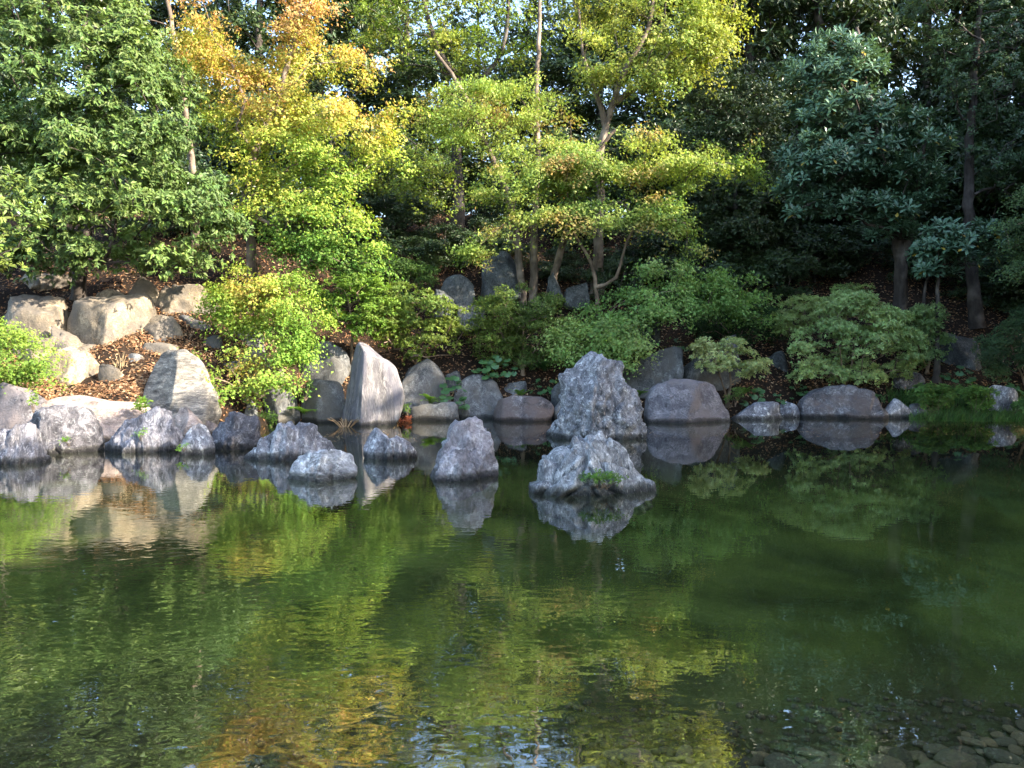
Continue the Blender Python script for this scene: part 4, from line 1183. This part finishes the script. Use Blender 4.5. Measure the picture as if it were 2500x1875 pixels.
def whorl_tree(name, label, base, trunks, crowns, seed, bark='bark_dark', scale=1.25, nmax=295, group=None):
    rg = np.random.default_rng(seed)
    root = empty(name, base, label, 'tree', group)
    tl = [trunk_mesh(root, pts, r0, r1, bark, rg, .4) for pts, r0, r1 in trunks]
    pads = np.vstack([pads_in(poly, Y, th, Rp, dn, fl, rg, .5) for (poly, Y, th, Rp, dn, fl) in crowns])
    grow_branches(root, tl, pads[:, :3], bark, rg, tip=.011)
    axis = pads[:, :3].mean(0); axis[1] += .6
    spots = []
    for pd in pads:
        for k in range(int(rg.integers(5, 10))):
            d = norm(rg.normal(size=(1, 3)))[0]; d[2] = abs(d[2]) * .8
            p = pd[:3] + d * pd[3:6] * rg.uniform(.5, 1.1)
            o = p - axis; o[2] = 0; o = o / (np.linalg.norm(o) + 1e-6)
            s = np.array([0, 0, .85]) + d * .35 + o * .5 + rg.normal(0, .18, 3)
            spots.append((p, s))
    spots.sort(key=lambda q: q[0][1])
    for i, (p, s) in enumerate(spots[:nmax]):
        o = put('leaf_whorl', WH[int(rg.integers(len(WH)))], root, Vector(p) - Vector(base))
        o.rotation_mode = 'QUATERNION'
        qd = Vector(s).to_track_quat('Z', 'Y')
        from mathutils import Quaternion
        o.rotation_quaternion = qd @ Quaternion((0, 0, 1), rg.uniform(0, 6.28))
        k = scale * rg.uniform(.8, 1.2); o.scale = (k, k, k)
    if len(spots) > nmax:   # the whorls at the back, too hidden to pick apart
        VV, FF, CC = [], [], []; off = 0
        from mathutils import Quaternion
        for p, s in spots[nmax:]:
            me = WH[int(rg.integers(len(WH)))]
            n = len(me.vertices)
            co = np.empty(n * 3, np.float32); me.vertices.foreach_get('co', co); co = co.reshape(-1, 3)
            q = Vector(s).to_track_quat('Z', 'Y') @ Quaternion((0, 0, 1), rg.uniform(0, 6.28))
            Rm = np.array(q.to_matrix())
            VV.append(co @ Rm.T * scale + p)
            lv = np.empty(len(me.loops), np.int32); me.loops.foreach_get('vertex_index', lv)
            FF.append(lv.reshape(-1, 3) + off); off += n
            CC.append(np.tile([.085, .155, .09], (n, 1)) * rg.uniform(.8, 1.3))
        o = put('crown', np_mesh('crown', np.vstack(VV), np.vstack(FF), M['leaf_gloss'], np.vstack(CC)), root, world_verts=True)
        tag(o, kind='stuff')
    return root

b0 = on_ground(1940, 700, 25.2)
whorl_tree('broadleaf_tree', 'shaded broadleaf tree with large leaf whorls and a forked trunk', b0,
     [([b0, PD(1945, 560, 25), PD(1930, 480, 24.9), PD(1900, 330, 24.7), PD(1870, 180, 24.6), PD(1850, 60, 24.6)], .24, .05), ([PD(1944, 580, 25), PD(1970, 480, 24.8), PD(1990, 360, 24.5), PD(2000, 280, 24.4)], .13, .04)],
     [([(1690, 320), (1720, 250), (1710, 130), (1800, 60), (1900, 120), (1940, 250), (2030, 240), (2060, 330), (2030, 420), (1980, 520), (1900, 525), (1800, 480), (1700, 490), (1690, 420)], 24.2, 1.1, .42, 1.7, .6)], 41)
b0 = on_ground(2025, 740, 23.6)
whorl_tree('broadleaf_tree', 'small broadleaf tree with one thin trunk beside the big round shrub', b0,
     [([b0, PD(2025, 680, 23.6), PD(2028, 600, 23.6), PD(2050, 540, 23.5)], .10, .04), ([PD(1995, 700, 23.9), PD(2000, 610, 23.8), PD(2030, 560, 23.6)], .06, .03)],
     [([(1970, 565), (2030, 490), (2130, 480), (2165, 545), (2060, 600), (2000, 595)], 23.4, .6, .36, 1.9, .5)], 42)
b0 = on_ground(2110, 710, 26)
def_right = [(1900, -200), (2320, -200), (2320, 440), (2220, 450), (2120, 420), (2060, 250), (2000, 150)]
tree('evergreen_tree', 'tall glossy evergreen with a thick leaning trunk at the right', 'tree', b0,
     [([b0, PD(2100, 600, 26), PD(2092, 480, 26), PD(2095, 300, 26.2), PD(2110, 100, 26.4), PD(2120, -100, 26.4)], .20, .07)],
     [(def_right, 26.5, 1.8, .5, 2.2, .6)],
     style('whorl', L=.15, W=.045, spp=13, m=9), flatc((.045, .085, .038), (.075, .12, .04)), 43, 'leaf_gloss', 'bark_dark')
b0 = on_ground(1590, 620, 29)
tree('camellia_tree', 'dark small-leaved camellia between the maples and the whorled tree', 'tree', b0,
     [([b0, PD(1590, 500, 29), PD(1590, 300, 29), PD(1590, 180, 29)], .10, .04)],
     [([(1480, 170), (1560, 130), (1660, 150), (1700, 280), (1700, 480), (1680, 560), (1560, 570), (1490, 450)], 28.6, 1.2, .5, 2.4, .7)],
     style('small', R=.5, spp=75, L=.11, W=.06), flatc((.032, .06, .022), (.07, .10, .035)), 44, 'leaf_gloss', 'bark_dark')
b0 = on_ground(2260, 640, 21.6)
tree('maple_sapling', 'feathery shaded maple spray cut by the right edge', 'tree', b0,
     [([b0, PD(2250, 600, 21.3), PD(2240, 500, 21.1)], .06, .02)],
     [([(2155, 480), (2212, 390), (2320, 360), (2320, 610), (2190, 590)], 21, .9, .42, 1.9, .25)],
     style('maple', L=.07, W=.06), flatc((.075, .125, .05), (.11, .16, .05)), 45, 'leaf_soft', 'bark_twig')

# ---- shrubs along the right shore
b0 = on_ground(1820, 820, 23.2)
SHR = [
 ('rhododendron_shrub', 'large round light green shrub over the wide dark boulder', (1820, 830, 23.4), [([(1710, 745), (1740, 690), (1800, 640), (1880, 640), (1950, 680), (1990, 720), (1990, 780), (1960, 835), (1880, 830), (1800, 838), (1720, 820), (1705, 780)], 22.8, 1.0, .30, 3.0, .7)], style('shrub', L=.095, W=.036, spp=50), flatc((.25, .37, .15), (.42, .51, .20), 2.6), 51),
 ('rhododendron_shrub', 'darker shrub pressed against the back of the large round shrub', (2000, 800, 24), [([(1960, 690), (2000, 650), (2040, 670), (2050, 740), (2045, 790), (2000, 800), (1960, 790)], 23.7, .8, .30, 3.0, .8)], style('shrub'), flatc((.14, .24, .09), (.23, .32, .12), 2.6), 52),
 ('pieris_shrub', 'taller shrub with drooping leaf tips behind the large round shrub', (1760, 760, 24.2), [([(1670, 690), (1720, 640), (1780, 625), (1870, 615), (1900, 650), (1800, 690), (1720, 720), (1680, 730)], 23.9, .8, .30, 2.4, .6)], style('shrub', L=.09, W=.028, droop=.5), flatc((.17, .26, .085), (.30, .37, .13), 2.8), 53),
 ('pieris_shrub', 'small pale open shrub in front of the dark round boulder', (1570, 830, 22.8), [([(1490, 750), (1540, 730), (1600, 735), (1660, 790), (1640, 815), (1570, 815), (1510, 790)], 22.3, .6, .26, 3.2, .6)], style('shrub', L=.085, W=.034, spp=26, droop=.25), flatc((.28, .38, .14), (.46, .50, .22), 2.8), 54),
 ('leafy_shrub', 'dark blue-green shrub cut by the right edge above the water', (2220, 820, 22.9), [([(2110, 770), (2140, 700), (2220, 650), (2320, 640), (2320, 830), (2150, 815)], 22.6, .9, .34, 2.6, .7)], style('small', L=.06, W=.035), flatc((.035, .075, .035), (.07, .12, .05)), 55),
 ('leafy_shrub', 'dim dark shrub under the end of the low maple sprays', (1600, 730, 25), [([(1480, 650), (1600, 640), (1700, 680), (1690, 740), (1560, 750), (1480, 720)], 24.8, .9, .4, 2.0, .6)], style('small', L=.06), flatc((.025, .055, .02), (.045, .09, .03)), 56),
 ('leafy_shrub', 'green leafy maple shrub cut by the left edge above the mauve boulder', (10, 850, 17.4), [([(-120, 690), (50, 705), (105, 740), (112, 785), (60, 830), (15, 850), (-120, 850)], 17, .7, .30, 2.4, .5)], style('maple', layer=0, R=.3, L=.07, W=.07, spp=44), flatc((.13, .23, .035), (.24, .33, .05), 2.0), 57),
]
for nm, lb, (bx_, by_, bY), cr, st, cf, sd in SHR:
    b0 = on_ground(bx_, by_, bY)
    c0 = cr[0]
    cen = np.array(c0[0]).mean(0)
    tree(nm, lb, 'shrub', b0, [([b0, (b0 + PD(cen[0], cen[1], c0[1])) / 2 + Vector((.1, 0, 0)), PD(cen[0], cen[1], c0[1])], .045, .02), ([b0 + Vector((.1, 0, 0)), PD(cen[0] - 30, cen[1], c0[1] - .2)], .035, .015)], cr, st, cf, sd, 'leaf_soft', 'bark_twig', tip=.006, flare=.2)

# ---- wood behind
def blob_tree(name, seed, top, rad, bottom, n, pr, st, cl, bark='bark_dark', tr=.3, tip=.014, total=None):
    """A whole tree or bush in metres, standing at the origin; repeats are copies of it."""
    rg = np.random.default_rng(seed)
    root = empty(name, (0, 0, 0))
    lean = rg.normal(0, .3, 2)
    tk = trunk_mesh(root, [Vector((0, 0, -.3)), Vector((lean[0] * .3, lean[1] * .3, top * .3)), Vector((lean[0] * .8, lean[1] * .5, top * .6)), Vector((lean[0], lean[1], top * .93))], tr, tr * .25, bark, rg)
    t = rg.random(n) ** .9
    prof = np.sin(np.pi * np.clip(t * .92 + .08, 0, 1)) ** .55
    an = rg.uniform(0, 2 * math.pi, n); q = np.sqrt(rg.random(n)) ** .7
    rr = rad * prof * q * (1 + .25 * np.sin(an * 3 + t * 9))
    c = np.stack([np.cos(an) * rr, np.sin(an) * rr, bottom + t * (top - bottom)], -1)
    rp = pr * rg.uniform(.7, 1.25, n)
    pads = np.concatenate([c, rp[:, None], rp[:, None], rp[:, None] * .65], 1)
    grow_branches(root, [tk], pads[:, :3], bark, rg, tip=tip)
    V, F, C = foliage(pads, st, rg, flatc(*cl, f=.7), np.array([0, 0, top * .5]), total)
    put('crown', np_mesh('crown', V, F, M['leaf_gloss'], C), root, world_verts=True)
    TRI[name + '_proto'] = TRI.get(name + '_proto', 0) + len(F)
    root['used'] = 0
    return root
def stand(proto, loc, sc_, rz, label, cat, group):
    if proto['used'] == 0:
        r_ = proto
    else:
        r_ = proto.copy(); col.objects.link(r_)
        for ch in list(proto.children):
            c_ = ch.copy(); col.objects.link(c_); c_.parent = r_
    proto['used'] = proto['used'] + 1
    r_.location = loc; r_.scale = sc_; r_.rotation_euler = (0, 0, rz)
    return tag(r_, label, cat, group)
DK = ((.035, .065, .026), (.075, .11, .036))
bgst = style('bg', L=.30, W=.14)
WOOD = [blob_tree('evergreen_tree', 70 + i, 17, 3.4, 1.6, 110, 1.0, bgst, DK, total=4300) for i in range(3)] + [blob_tree('evergreen_tree', 78 + i, 17, 3.2, 2.4, 55, .8, bgst, ((.05, .085, .03), (.10, .13, .04)), tr=.24, total=1050) for i in range(2)]
BGT = [(-120, 34, 1.0, 0), (120, 38, 1.05, 1), (330, 39, .72, 2), (470, 41, 1.0, 4), (560, 36, .95, 0), (690, 38, 1.05, 1), (800, 41, .75, 2), (880, 39, .85, 4), (960, 37, .5, 2), (1040, 43, .85, 3), (1130, 40, .5, 1), (1250, 42, .85, 4), (1180, 44, .8, 3), (1290, 38, .6, 0), (1420, 37, .75, 1),
       (1500, 39, 1.1, 2), (1610, 36, 1.05, 0), (1700, 40, 1.1, 1), (1770, 35, 1.0, 2), (1880, 38, 1.1, 0), (1990, 36, 1.05, 1), (2090, 38, 1.1, 2), (2200, 35, 1.0, 0), (2300, 37, 1.1, 1)]
for i, (x, Y, k, pi_) in enumerate(BGT):
    b0 = on_ground(x, 500, Y)
    stand(WOOD[pi_], b0, (k if k > .9 else .95, k if k > .9 else .95, k), i * 2.1, 'tall dark evergreen of the wood on the hilltop behind the garden' if pi_ < 3 else 'airy tall tree of the hilltop wood with sky between its branches', 'tree', 'dark evergreens of the wood on the hilltop' if pi_ < 3 else 'airy trees of the hilltop wood')
UNDER = [(1500, 27.5, .55), (1590, 29, .6), (1680, 28, .5), (1760, 29.5, .6), (1850, 30, .5), (1990, 29, .55), (2170, 27.5, .6), (2250, 26.5, .6), (860, 30, .55), (780, 28.5, .5), (1060, 31.5, .4), (1240, 30.5, .5), (1380, 28.5, .55), (460, 28, .6), (330, 27, .6), (640, 28, .55), (900, 27.5, .4), (960, 28.5, .45), (1040, 29.5, .4), (1100, 28.3, .35), (1330, 27.2, .4), (1210, 28.0, .35), (1440, 27, .45)]  # last, central ones are added to cover sunlit litter and darken the slope
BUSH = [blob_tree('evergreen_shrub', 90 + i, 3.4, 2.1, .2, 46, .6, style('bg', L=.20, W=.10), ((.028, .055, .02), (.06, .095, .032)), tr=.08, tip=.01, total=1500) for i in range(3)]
for i, (x, Y, k) in enumerate([(-60, 30, 1.1), (120, 31, 1.1), (300, 32, 1.0), (430, 33, 1.1), (560, 33.5, 1.1), (690, 33, 1.2), (810, 34, 1.1), (900, 33.5, .8), (1120, 34.5, .9), (1220, 33.5, 1.0), (1330, 33, 1.1), (1440, 32.5, 1.2), (1560, 32, 1.2), (1670, 32, 1.2), (1790, 32.5, 1.1), (1900, 32, 1.2), (2030, 31.5, 1.2), (2150, 31, 1.2), (2260, 30, 1.2), (1020, 46, 1.3), (960, 40, .9), (1730, 34, 1.5), (1850, 34, 1.5), (1960, 34, 1.4), (2090, 33, 1.5), (1500, 34, 1.4), (1610, 35, 1.5), (1700, 31.5, 1.3), (1650, 30.5, 1.0), (540, 36, 1.5), (380, 36, 1.5), (860, 37, 1.4)]):
    b0 = on_ground(x, 500, Y)
    stand(BUSH[i % 3], b0, (k, k, k), i * 1.7, 'dark evergreen bush of the thicket between the trunks of the wood', 'shrub', 'dark bushes of the thicket')

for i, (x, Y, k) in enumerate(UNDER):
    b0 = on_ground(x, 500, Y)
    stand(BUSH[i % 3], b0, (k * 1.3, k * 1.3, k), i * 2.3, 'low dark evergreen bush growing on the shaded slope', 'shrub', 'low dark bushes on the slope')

# ---- fallen leaves on the slope
def litter():
    rg = np.random.default_rng(77)
    n = 70000
    x = rg.uniform(-16, 19, n); y = rg.uniform(0, 1, n) ** 1.4 * 18 + 16.2
    x2 = rg.normal(-9.3, 2.2, 18000); y2 = 17.2 + np.abs(rg.normal(0, 2.6, 18000))
    kp = (np.sin(x2 * 2.1 + y2) + np.sin(y2 * 2.7 - x2)) > -.3
    x = np.concatenate([x, x2[kp]]); y = np.concatenate([y, y2[kp]])
    keep = (y > shore(x) + .35)
    x, y = x[keep], y[keep]; n = len(x)
    z = ground_h(x, y) + rg.uniform(.0, .05, n)
    e = .05
    nx = -(ground_h(x + e, y) - ground_h(x - e, y)) / (2 * e); ny = -(ground_h(x, y + e) - ground_h(x, y - e)) / (2 * e)
    nn = norm(np.stack([nx, ny, np.ones(n)], -1) + rg.normal(0, .35, (n, 3)))
    al = norm(np.cross(nn, rg.normal(size=(n, 3)))); sd = np.cross(nn, al)
    Ln = rg.uniform(.06, .13, n); Wn = Ln * rg.uniform(.3, .5, n)
    tv, tf = T_DIA; k = len(tv)
    P0 = np.stack([x, y, z], -1)
    V = P0[:, None] + al[:, None] * (tv[None, :, 0] * Ln[:, None])[..., None] + sd[:, None] * (tv[None, :, 1] * Wn[:, None])[..., None] + nn[:, None] * ((tv[None, :, 2] + .05) * Ln[:, None] * 1.5)[..., None]
    F = tf[None] + (np.arange(n) * k)[:, None, None]
    pal = np.array([(.34, .18, .095), (.24, .12, .065), (.44, .27, .15), (.17, .09, .05), (.38, .21, .10), (.48, .34, .21)])
    c = pal[rg.integers(len(pal), size=n)] * rg.uniform(.4, 1.1, (n, 1))
    o = put('fallen_leaves', np_mesh('fallen_leaves', V.reshape(-1, 3), F.reshape(-1, 3), M['leaf_dry'], np.repeat(c, k, 0)))
    tag(o, 'carpet of dry brown fallen leaves on the slope', 'leaves', None, 'stuff')
litter()

# ---- small plants
def round_leaf(seed):
    rg = np.random.default_rng(seed)
    n = 14
    an = np.linspace(.32, 2 * math.pi - .32, n) + math.pi / 2 * 0
    r = 1 + rg.normal(0, .04, n)
    ring = np.stack([np.cos(an) * -r + .0, np.sin(an) * r, -.10 * np.ones(n) + .05 * np.sin(an * 4)], -1)
    V = np.vstack([[[0, 0, .06]], ring])
    F = np.array([[0, i + 1, i + 2] for i in range(n - 1)])
    F = F[:, ::-1]
    # stalk
    pa = np.array([[0, 0, .05], [-.15, 0, -.9], [-.4, 0, -1.8]])
    tv, tq = tube(pa, [.05, .05, .06], 4)
    tf = np.vstack([tq[:, [0, 1, 2]], tq[:, [0, 2, 3]]]) + len(V)
    c = np.array([.045, .11, .035]) * rg.uniform(.8, 1.3)
    C = np.vstack([np.tile(c, (len(V), 1)), np.tile([.10, .14, .05], (len(tv), 1))])
    return np_mesh('leaf', np.vstack([V, tv]), np.vstack([F, tf]), M['leaf_gloss'], C)
RL = [round_leaf(i) for i in range(6)]
def leopard(label, u0, u1, v0, v1, Y, n, seed, size=.105):
    rg = np.random.default_rng(seed)
    c = P((u0 + u1) / 2, v1, Y)
    root = empty('leopard_plant', c, label, 'plant')
    w = (P(u1, v1, Y).x - P(u0, v1, Y).x) / 2; h = P(u0, v0, Y).z - P(u0, v1, Y).z
    for i in range(n):
        fx = rg.uniform(-1, 1); fz = rg.uniform(.15, 1) * math.sqrt(max(.05, 1 - fx * fx * .8))
        o = put('leaf', RL[int(rg.integers(6))], root, (fx * w, (fz - .6) * .35 + rg.uniform(-.1, .1), fz * h))
        k = size * rg.uniform(.75, 1.25)
        o.scale = (k, k, k)
        o.rotation_euler = (rg.normal(.55, .3), rg.normal(0, .3), rg.uniform(-1.2, 1.2) - math.pi / 2)
        o.rotation_mode = 'ZYX'
leopard('round-leaved plant in the gap above the rounded grey block', 1158, 1258, 868, 928, 22.4, 24, 1)
leopard('round-leaved plant trailing down onto the low flat grey stone', 1066, 1142, 920, 1006, 21.6, 26, 2)
leopard('round-leaved plant left of the craggy peak at mid height', 1290, 1366, 920, 968, 22.3, 16, 3, .075)
leopard('round-leaved plant above the low pale stone by the lilac dome', 1800, 1915, 948, 1000, 22.5, 22, 4, .085)
leopard('round-leaved plant beside the shaded boulder at the right', 2296, 2378, 892, 938, 23.4, 20, 5, .09)
leopard('round-leaved plant cut by the right edge above the grass', 2455, 2520, 930, 975, 22.5, 16, 6, .09)
leopard('dim round-leaved plant by the left end of the wide dark boulder', 1926, 1975, 935, 975, 22.9, 12, 7, .07)
leopard('round-leaved plant above the big grey boulder behind the peak', 1640, 1680, 826, 860, 23.6, 10, 8, .07)

def frond_mesh(seed, col_):
    rg = np.random.default_rng(seed)
    n = 16
    V, F, C = [], [], []
    for i in range(n):
        t = i / (n - 1)
        base = np.array([t, 0, .55 * t - .6 * t * t])
        for s in (-1, 1):
            ln = .30 * math.sin(math.pi * (.12 + .86 * t)) + .03
            w = .035
            tip = base + np.array([ln * .45, s * ln, -.05])
            k = len(V)
            V += [base - [w, 0, 0], base + [w, 0, 0], tip]
            F.append([k, k + 1, k + 2])
            C += [col_] * 3
    return np_mesh('frond', np.array(V), np.array(F), M['leaf_soft'], np.array(C) * rg.uniform(.85, 1.15))
FR = [frond_mesh(i, (.12, .24, .04)) for i in range(3)]
FD = [frond_mesh(i, (.05, .11, .035)) for i in range(3)]
def fern(label, u, v, Y, size, n, seed, dark=False):
    rg = np.random.default_rng(seed)
    c = P(u, v, Y)
    root = empty('fern', c, label, 'fern')
    for i in range(n):
        o = put('frond', (FD if dark else FR)[i % 3], root, (0, 0, 0))
        k = size * rg.uniform(.8, 1.2); o.scale = (k, k, k)
        o.rotation_euler = (0, -rg.uniform(.2, .8), -math.pi * (i + .5) / n + rg.normal(0, .15) - .1)
fern('bright fern against the right base of the craggy peak', 1558, 968, 22.0, .36, 9, 1)
fern('fern left of the trailing round-leaved plant', 1052, 985, 21.5, .42, 9, 2)
fern('fern at the foot of the tilted block left of the standing stone', 745, 1010, 20.4, .45, 8, 3)
fern('leafy fern beside the small grey stone above the reddish one', 1270, 968, 22.0, .34, 8, 4)
fern('dark fern under the dark azalea', 1330, 905, 22.6, .45, 9, 5, True)
fern('fern tuft left of the wide dark boulder on the shore', 1818, 960, 22.3, .34, 8, 6)

def weed(label, u0, u1, v0, v1, Y, n, seed, c1, c2, L_=.08, W_=.03, name='weed', cat='weed', th=.12):
    rg = np.random.default_rng(seed)
    c = P((u0 + u1) / 2, v1, Y)
    root = empty(name, c, label, cat)
    w = (P(u1, v1, Y).x - P(u0, v1, Y).x) / 2; h = P(u0, v0, Y).z - c.z
    pads = np.array([[c.x + rg.uniform(-.75, .75) * w, c.y + rg.uniform(-1, 1) * th, c.z + h * rg.uniform(.2, .8), .25 * max(w, .08) + .02, .06, .2 * h + .02] for _ in range(n)])
    V, F, C = foliage(pads, style('shrub', R=.1, spp=7, m=7, L=L_, W=W_, droop=.25), rg, flatc(c1, c2), np.array([c.x, c.y + .5, c.z]))
    put('foliage', np_mesh('foliage', V, F, M['leaf_soft'], C), root, world_verts=True)
    for k in range(min(n, 6)):
        t, q = tube([[c.x + rg.uniform(-.3, .3) * w, c.y, c.z - .03], (pads[k, :3] + np.array([c.x, c.y, c.z])) / 2 + rg.normal(0, .01, 3), pads[k, :3]], [.006, .005, .003], 4)
        put('stem', np_mesh('stem', t, q, M['bark_twig']), root, world_verts=True)
    return root
G1, G2 = (.13, .26, .04), (.22, .36, .06)
weed('green weeds growing at the foot of the slanting-slab rock', 1415, 1535, 1150, 1190, 10.3, 13, 1, (.09, .18, .035), (.15, .26, .05), .055, .02)
weed('bright weed beside the long pink boulder', 332, 366, 964, 1020, 16.7, 9, 2, (.16, .30, .05), (.25, .4, .06), .11, .05)
weed('small green weed on the face of the dark speckled dome rock', 152, 184, 1068, 1086, 14.0, 5, 3, G1, G2, .06, .02)
weed('small weed on the streaked ridge rock', 330, 356, 1050, 1072, 14.5, 4, 4, G1, G2, .05, .02)
weed('tiny weed by the small rounded rock', 440, 456, 1078, 1098, 14.2, 4, 5, G1, G2, .05, .02)
weed('green weeds at the water between the grey stones left of the standing stone', 632, 682, 1004, 1042, 19.6, 10, 6, (.07, .15, .03), (.14, .24, .04), .1, .02)
weed('small leafy weed right of the standing stone base', 982, 1008, 985, 1015, 21.0, 6, 7, (.06, .14, .03), (.12, .2, .04), .09, .035)
weed('vine hanging down the face of the mauve boulder', 74, 90, 945, 1005, 15.75, 8, 8, (.15, .26, .04), (.25, .36, .06), .06, .03, 'vine', 'vine')
weed('creeper hanging between the grey stones left of the standing stone', 725, 765, 925, 975, 20.3, 10, 9, (.05, .12, .025), (.1, .18, .04), .08, .04, 'creeper', 'vine')
weed('low weeds below the small pale open shrub', 1765, 1815, 945, 990, 22.0, 10, 10, (.07, .15, .04), (.12, .2, .05), .08, .03)
weed('low weed on the right end of the wide dark boulder', 2132, 2165, 960, 992, 21.9, 7, 11, (.05, .11, .035), (.1, .17, .05), .07, .03)

def grass_patch():
    rg = np.random.default_rng(31)
    n = 9000
    u = rg.uniform(2215, 2560, n); yy = rg.uniform(-.35, 1.1, n) ** 1
    x = np.array([(a - 1250) / FPX * 22 for a in u])
    y = shore(x) + yy
    z = np.maximum(ground_h(x, y), -.08)
    h = rg.uniform(.12, .34, n) * np.where(rg.random(n) < .15, 1.4, 1)
    lean = rg.normal(0, .35, (n, 2)); lean[:, 1] -= .25
    w = rg.uniform(.006, .014, n)
    an = rg.uniform(0, math.pi, n)
    sd = np.stack([np.cos(an), np.sin(an), 0 * an], -1) * w[:, None]
    b = np.stack([x, y, z], -1)
    m = b + np.stack([lean[:, 0] * h * .4, lean[:, 1] * h * .4, h * .6], -1)
    t = b + np.stack([lean[:, 0] * h * 1.1, lean[:, 1] * h * 1.1, h * .95], -1)
    V = np.stack([b - sd, b + sd, m + sd * .8, m - sd * .8, t], 1).reshape(-1, 3)
    tf = np.array([[0, 1, 2], [0, 2, 3], [3, 2, 4]])
    F = (tf[None] + (np.arange(n) * 5)[:, None, None]).reshape(-1, 3)
    c = np.array([.085, .165, .05]) * rg.uniform(.6, 1.5, (n, 1)) * (1 + rg.normal(0, .1, (n, 3)))
    o = put('waterside_grass', np_mesh('waterside_grass', V, F, M['leaf_soft'], np.repeat(np.clip(c, .01, 1), 5, 0)))
    tag(o, 'strip of low dark green grass at the water on the right', 'grass', None, 'stuff')
grass_patch()
weed('leafy weeds rising from the waterside grass', 2225, 2330, 935, 1010, 22.0, 26, 12, (.07, .15, .04), (.13, .22, .05), .1, .045, th=.3)
weed('broad clump of green herbs in the middle of the waterside grass', 2340, 2430, 940, 1010, 22.0, 24, 13, (.08, .17, .04), (.15, .25, .05), .1, .045, th=.3)
weed('pale green herbs at the right end of the waterside grass', 2440, 2520, 970, 1010, 21.9, 14, 14, (.10, .19, .06), (.15, .25, .07), .1, .04, th=.3)

def dry_tuft(name, label, u0, u1, v0, v1, Y, n, seed, cols_, cat):
    rg = np.random.default_rng(seed)
    c = P((u0 + u1) / 2, v1, Y); root = empty(name, c, label, cat)
    w = (P(u1, v1, Y).x - P(u0, v1, Y).x) / 2; h = P(u0, v0, Y).z - c.z
    for i in range(n):
        f = rg.uniform(-1, 1)
        p0 = np.array([c.x + f * w * .3, c.y + rg.uniform(-.1, .1), c.z - .03])
        p2 = np.array([c.x + f * w, c.y + rg.uniform(-.15, .15), c.z + h * rg.uniform(.5, 1.0)])
        p1 = (p0 + p2) / 2 + np.array([0, 0, h * .2])
        V, q = tube([p0, p1, p2], [.010, .008, .002], 4)
        C = np.tile(np.array(cols_[i % len(cols_)]), (len(V), 1))
        put('blade', np_mesh('blade', V, q, M['leaf_dry'], C), root, world_verts=True)
    return root
dry_tuft('dead_grass_tuft', 'tuft of dead straw grass below the cream boulder', 272, 318, 856, 918, 19.1, 14, 1, [(.42, .33, .2), (.34, .25, .14)], 'grass tuft')
dry_tuft('dry_reed_clump', 'broken brown reeds floating at the left base of the standing stone', 800, 888, 1018, 1040, 19.4, 22, 2, [(.30, .2, .11), (.2, .13, .07), (.38, .28, .17)], 'reeds')
weed('small clump of rust-red dead leaves right of the standing stone base', 975, 1002, 1020, 1036, 20.6, 5, 15, (.30, .09, .05), (.40, .15, .07), .12, .05, 'dead_sprig', 'dead leaves')
def sunken():
    rg = np.random.default_rng(4)
    tv, tf = T_MAP
    me = np_mesh('leaf', tv * np.array([.07, .07, .07]), tf, M['leaf_dry'], np.tile([.16, .055, .028], (6, 1)))
    c = Vector((.68, 3.62, -.12)); root = empty('sunken_leaf_drift', c, 'rust-brown dead leaves lying under water at the bottom edge', 'dead leaves')
    for i in range(16):
        o = put('leaf', me, root, (rg.normal(0, .09), rg.normal(.02, .04), rg.uniform(-.02, .03)))
        o.rotation_euler = (rg.normal(0, .25), rg.normal(0, .25), rg.uniform(0, 6.3))
sunken()

# ---- trees on the side bank, outside the view, whose shade lies over the pond
def shade_tree(seed, top=14.0, rad=3.6):
    rg = np.random.default_rng(seed)
    x, y = 0.0, 0.0
    b0 = Vector((x, y, 0))
    root = empty('evergreen_tree', b0, 'tall evergreen on the near side bank outside the view', 'tree', 'evergreens on the side bank')
    pa, rd = trunk_mesh(root, [b0, Vector((x + .2, y, top * .35)), Vector((x, y + .2, top * .9))], .35, .08, 'bark_dark', rg)
    n = 95
    d = norm(rg.normal(size=(n, 3))); q = rg.random(n) ** (1 / 3)
    hh = top * .42
    c = np.array([x, y, top - hh]) + d * q[:, None] * np.array([rad, rad, hh])
    pads = np.concatenate([c, np.full((n, 1), 1.2), np.full((n, 1), 1.2), np.full((n, 1), .9)], 1)
    grow_branches(root, [(pa, rd)], pads[:, :3], 'bark_dark', rg, tip=.016)
    V, F, C = foliage(pads, style('bg', R=1.2, spp=52, L=.42, W=.22), rg, flatc((.04, .07, .03), (.07, .1, .035)), np.array([x, y, top * .5]))
    put('crown', np_mesh('crown', V, F, M['leaf_gloss'], C), root, world_verts=True)
    return root
SHADE = [(15.5, -7, 13.8), (16.5, -2, 13.6), (16.8, 3.0, 13.4), (17.0, 7.8, 13.3), (18.0, 12.4, 11.2), (18.8, 17.2, 13.4), (21.2, 20.8, 15.2), (23.2, 25.0, 16.8), (27, 30.0, 18.5), (31, 35, 20), (23, 15, 13.5), (22, 9, 13)]
protos = [shade_tree(500), shade_tree(501)]
for i, (x, y, top) in enumerate(SHADE):
    src = protos[i % 2]
    if i < 2:
        r_ = src
    else:
        r_ = src.copy(); col.objects.link(r_)
        for ch in list(src.children):
            c_ = ch.copy(); col.objects.link(c_); c_.parent = r_
    r_.location = (x, y, .2); r_.rotation_euler = (0, 0, i * 1.3)
    k = top / 14.0; r_.scale = (max(k, .95), max(k, .95), k)
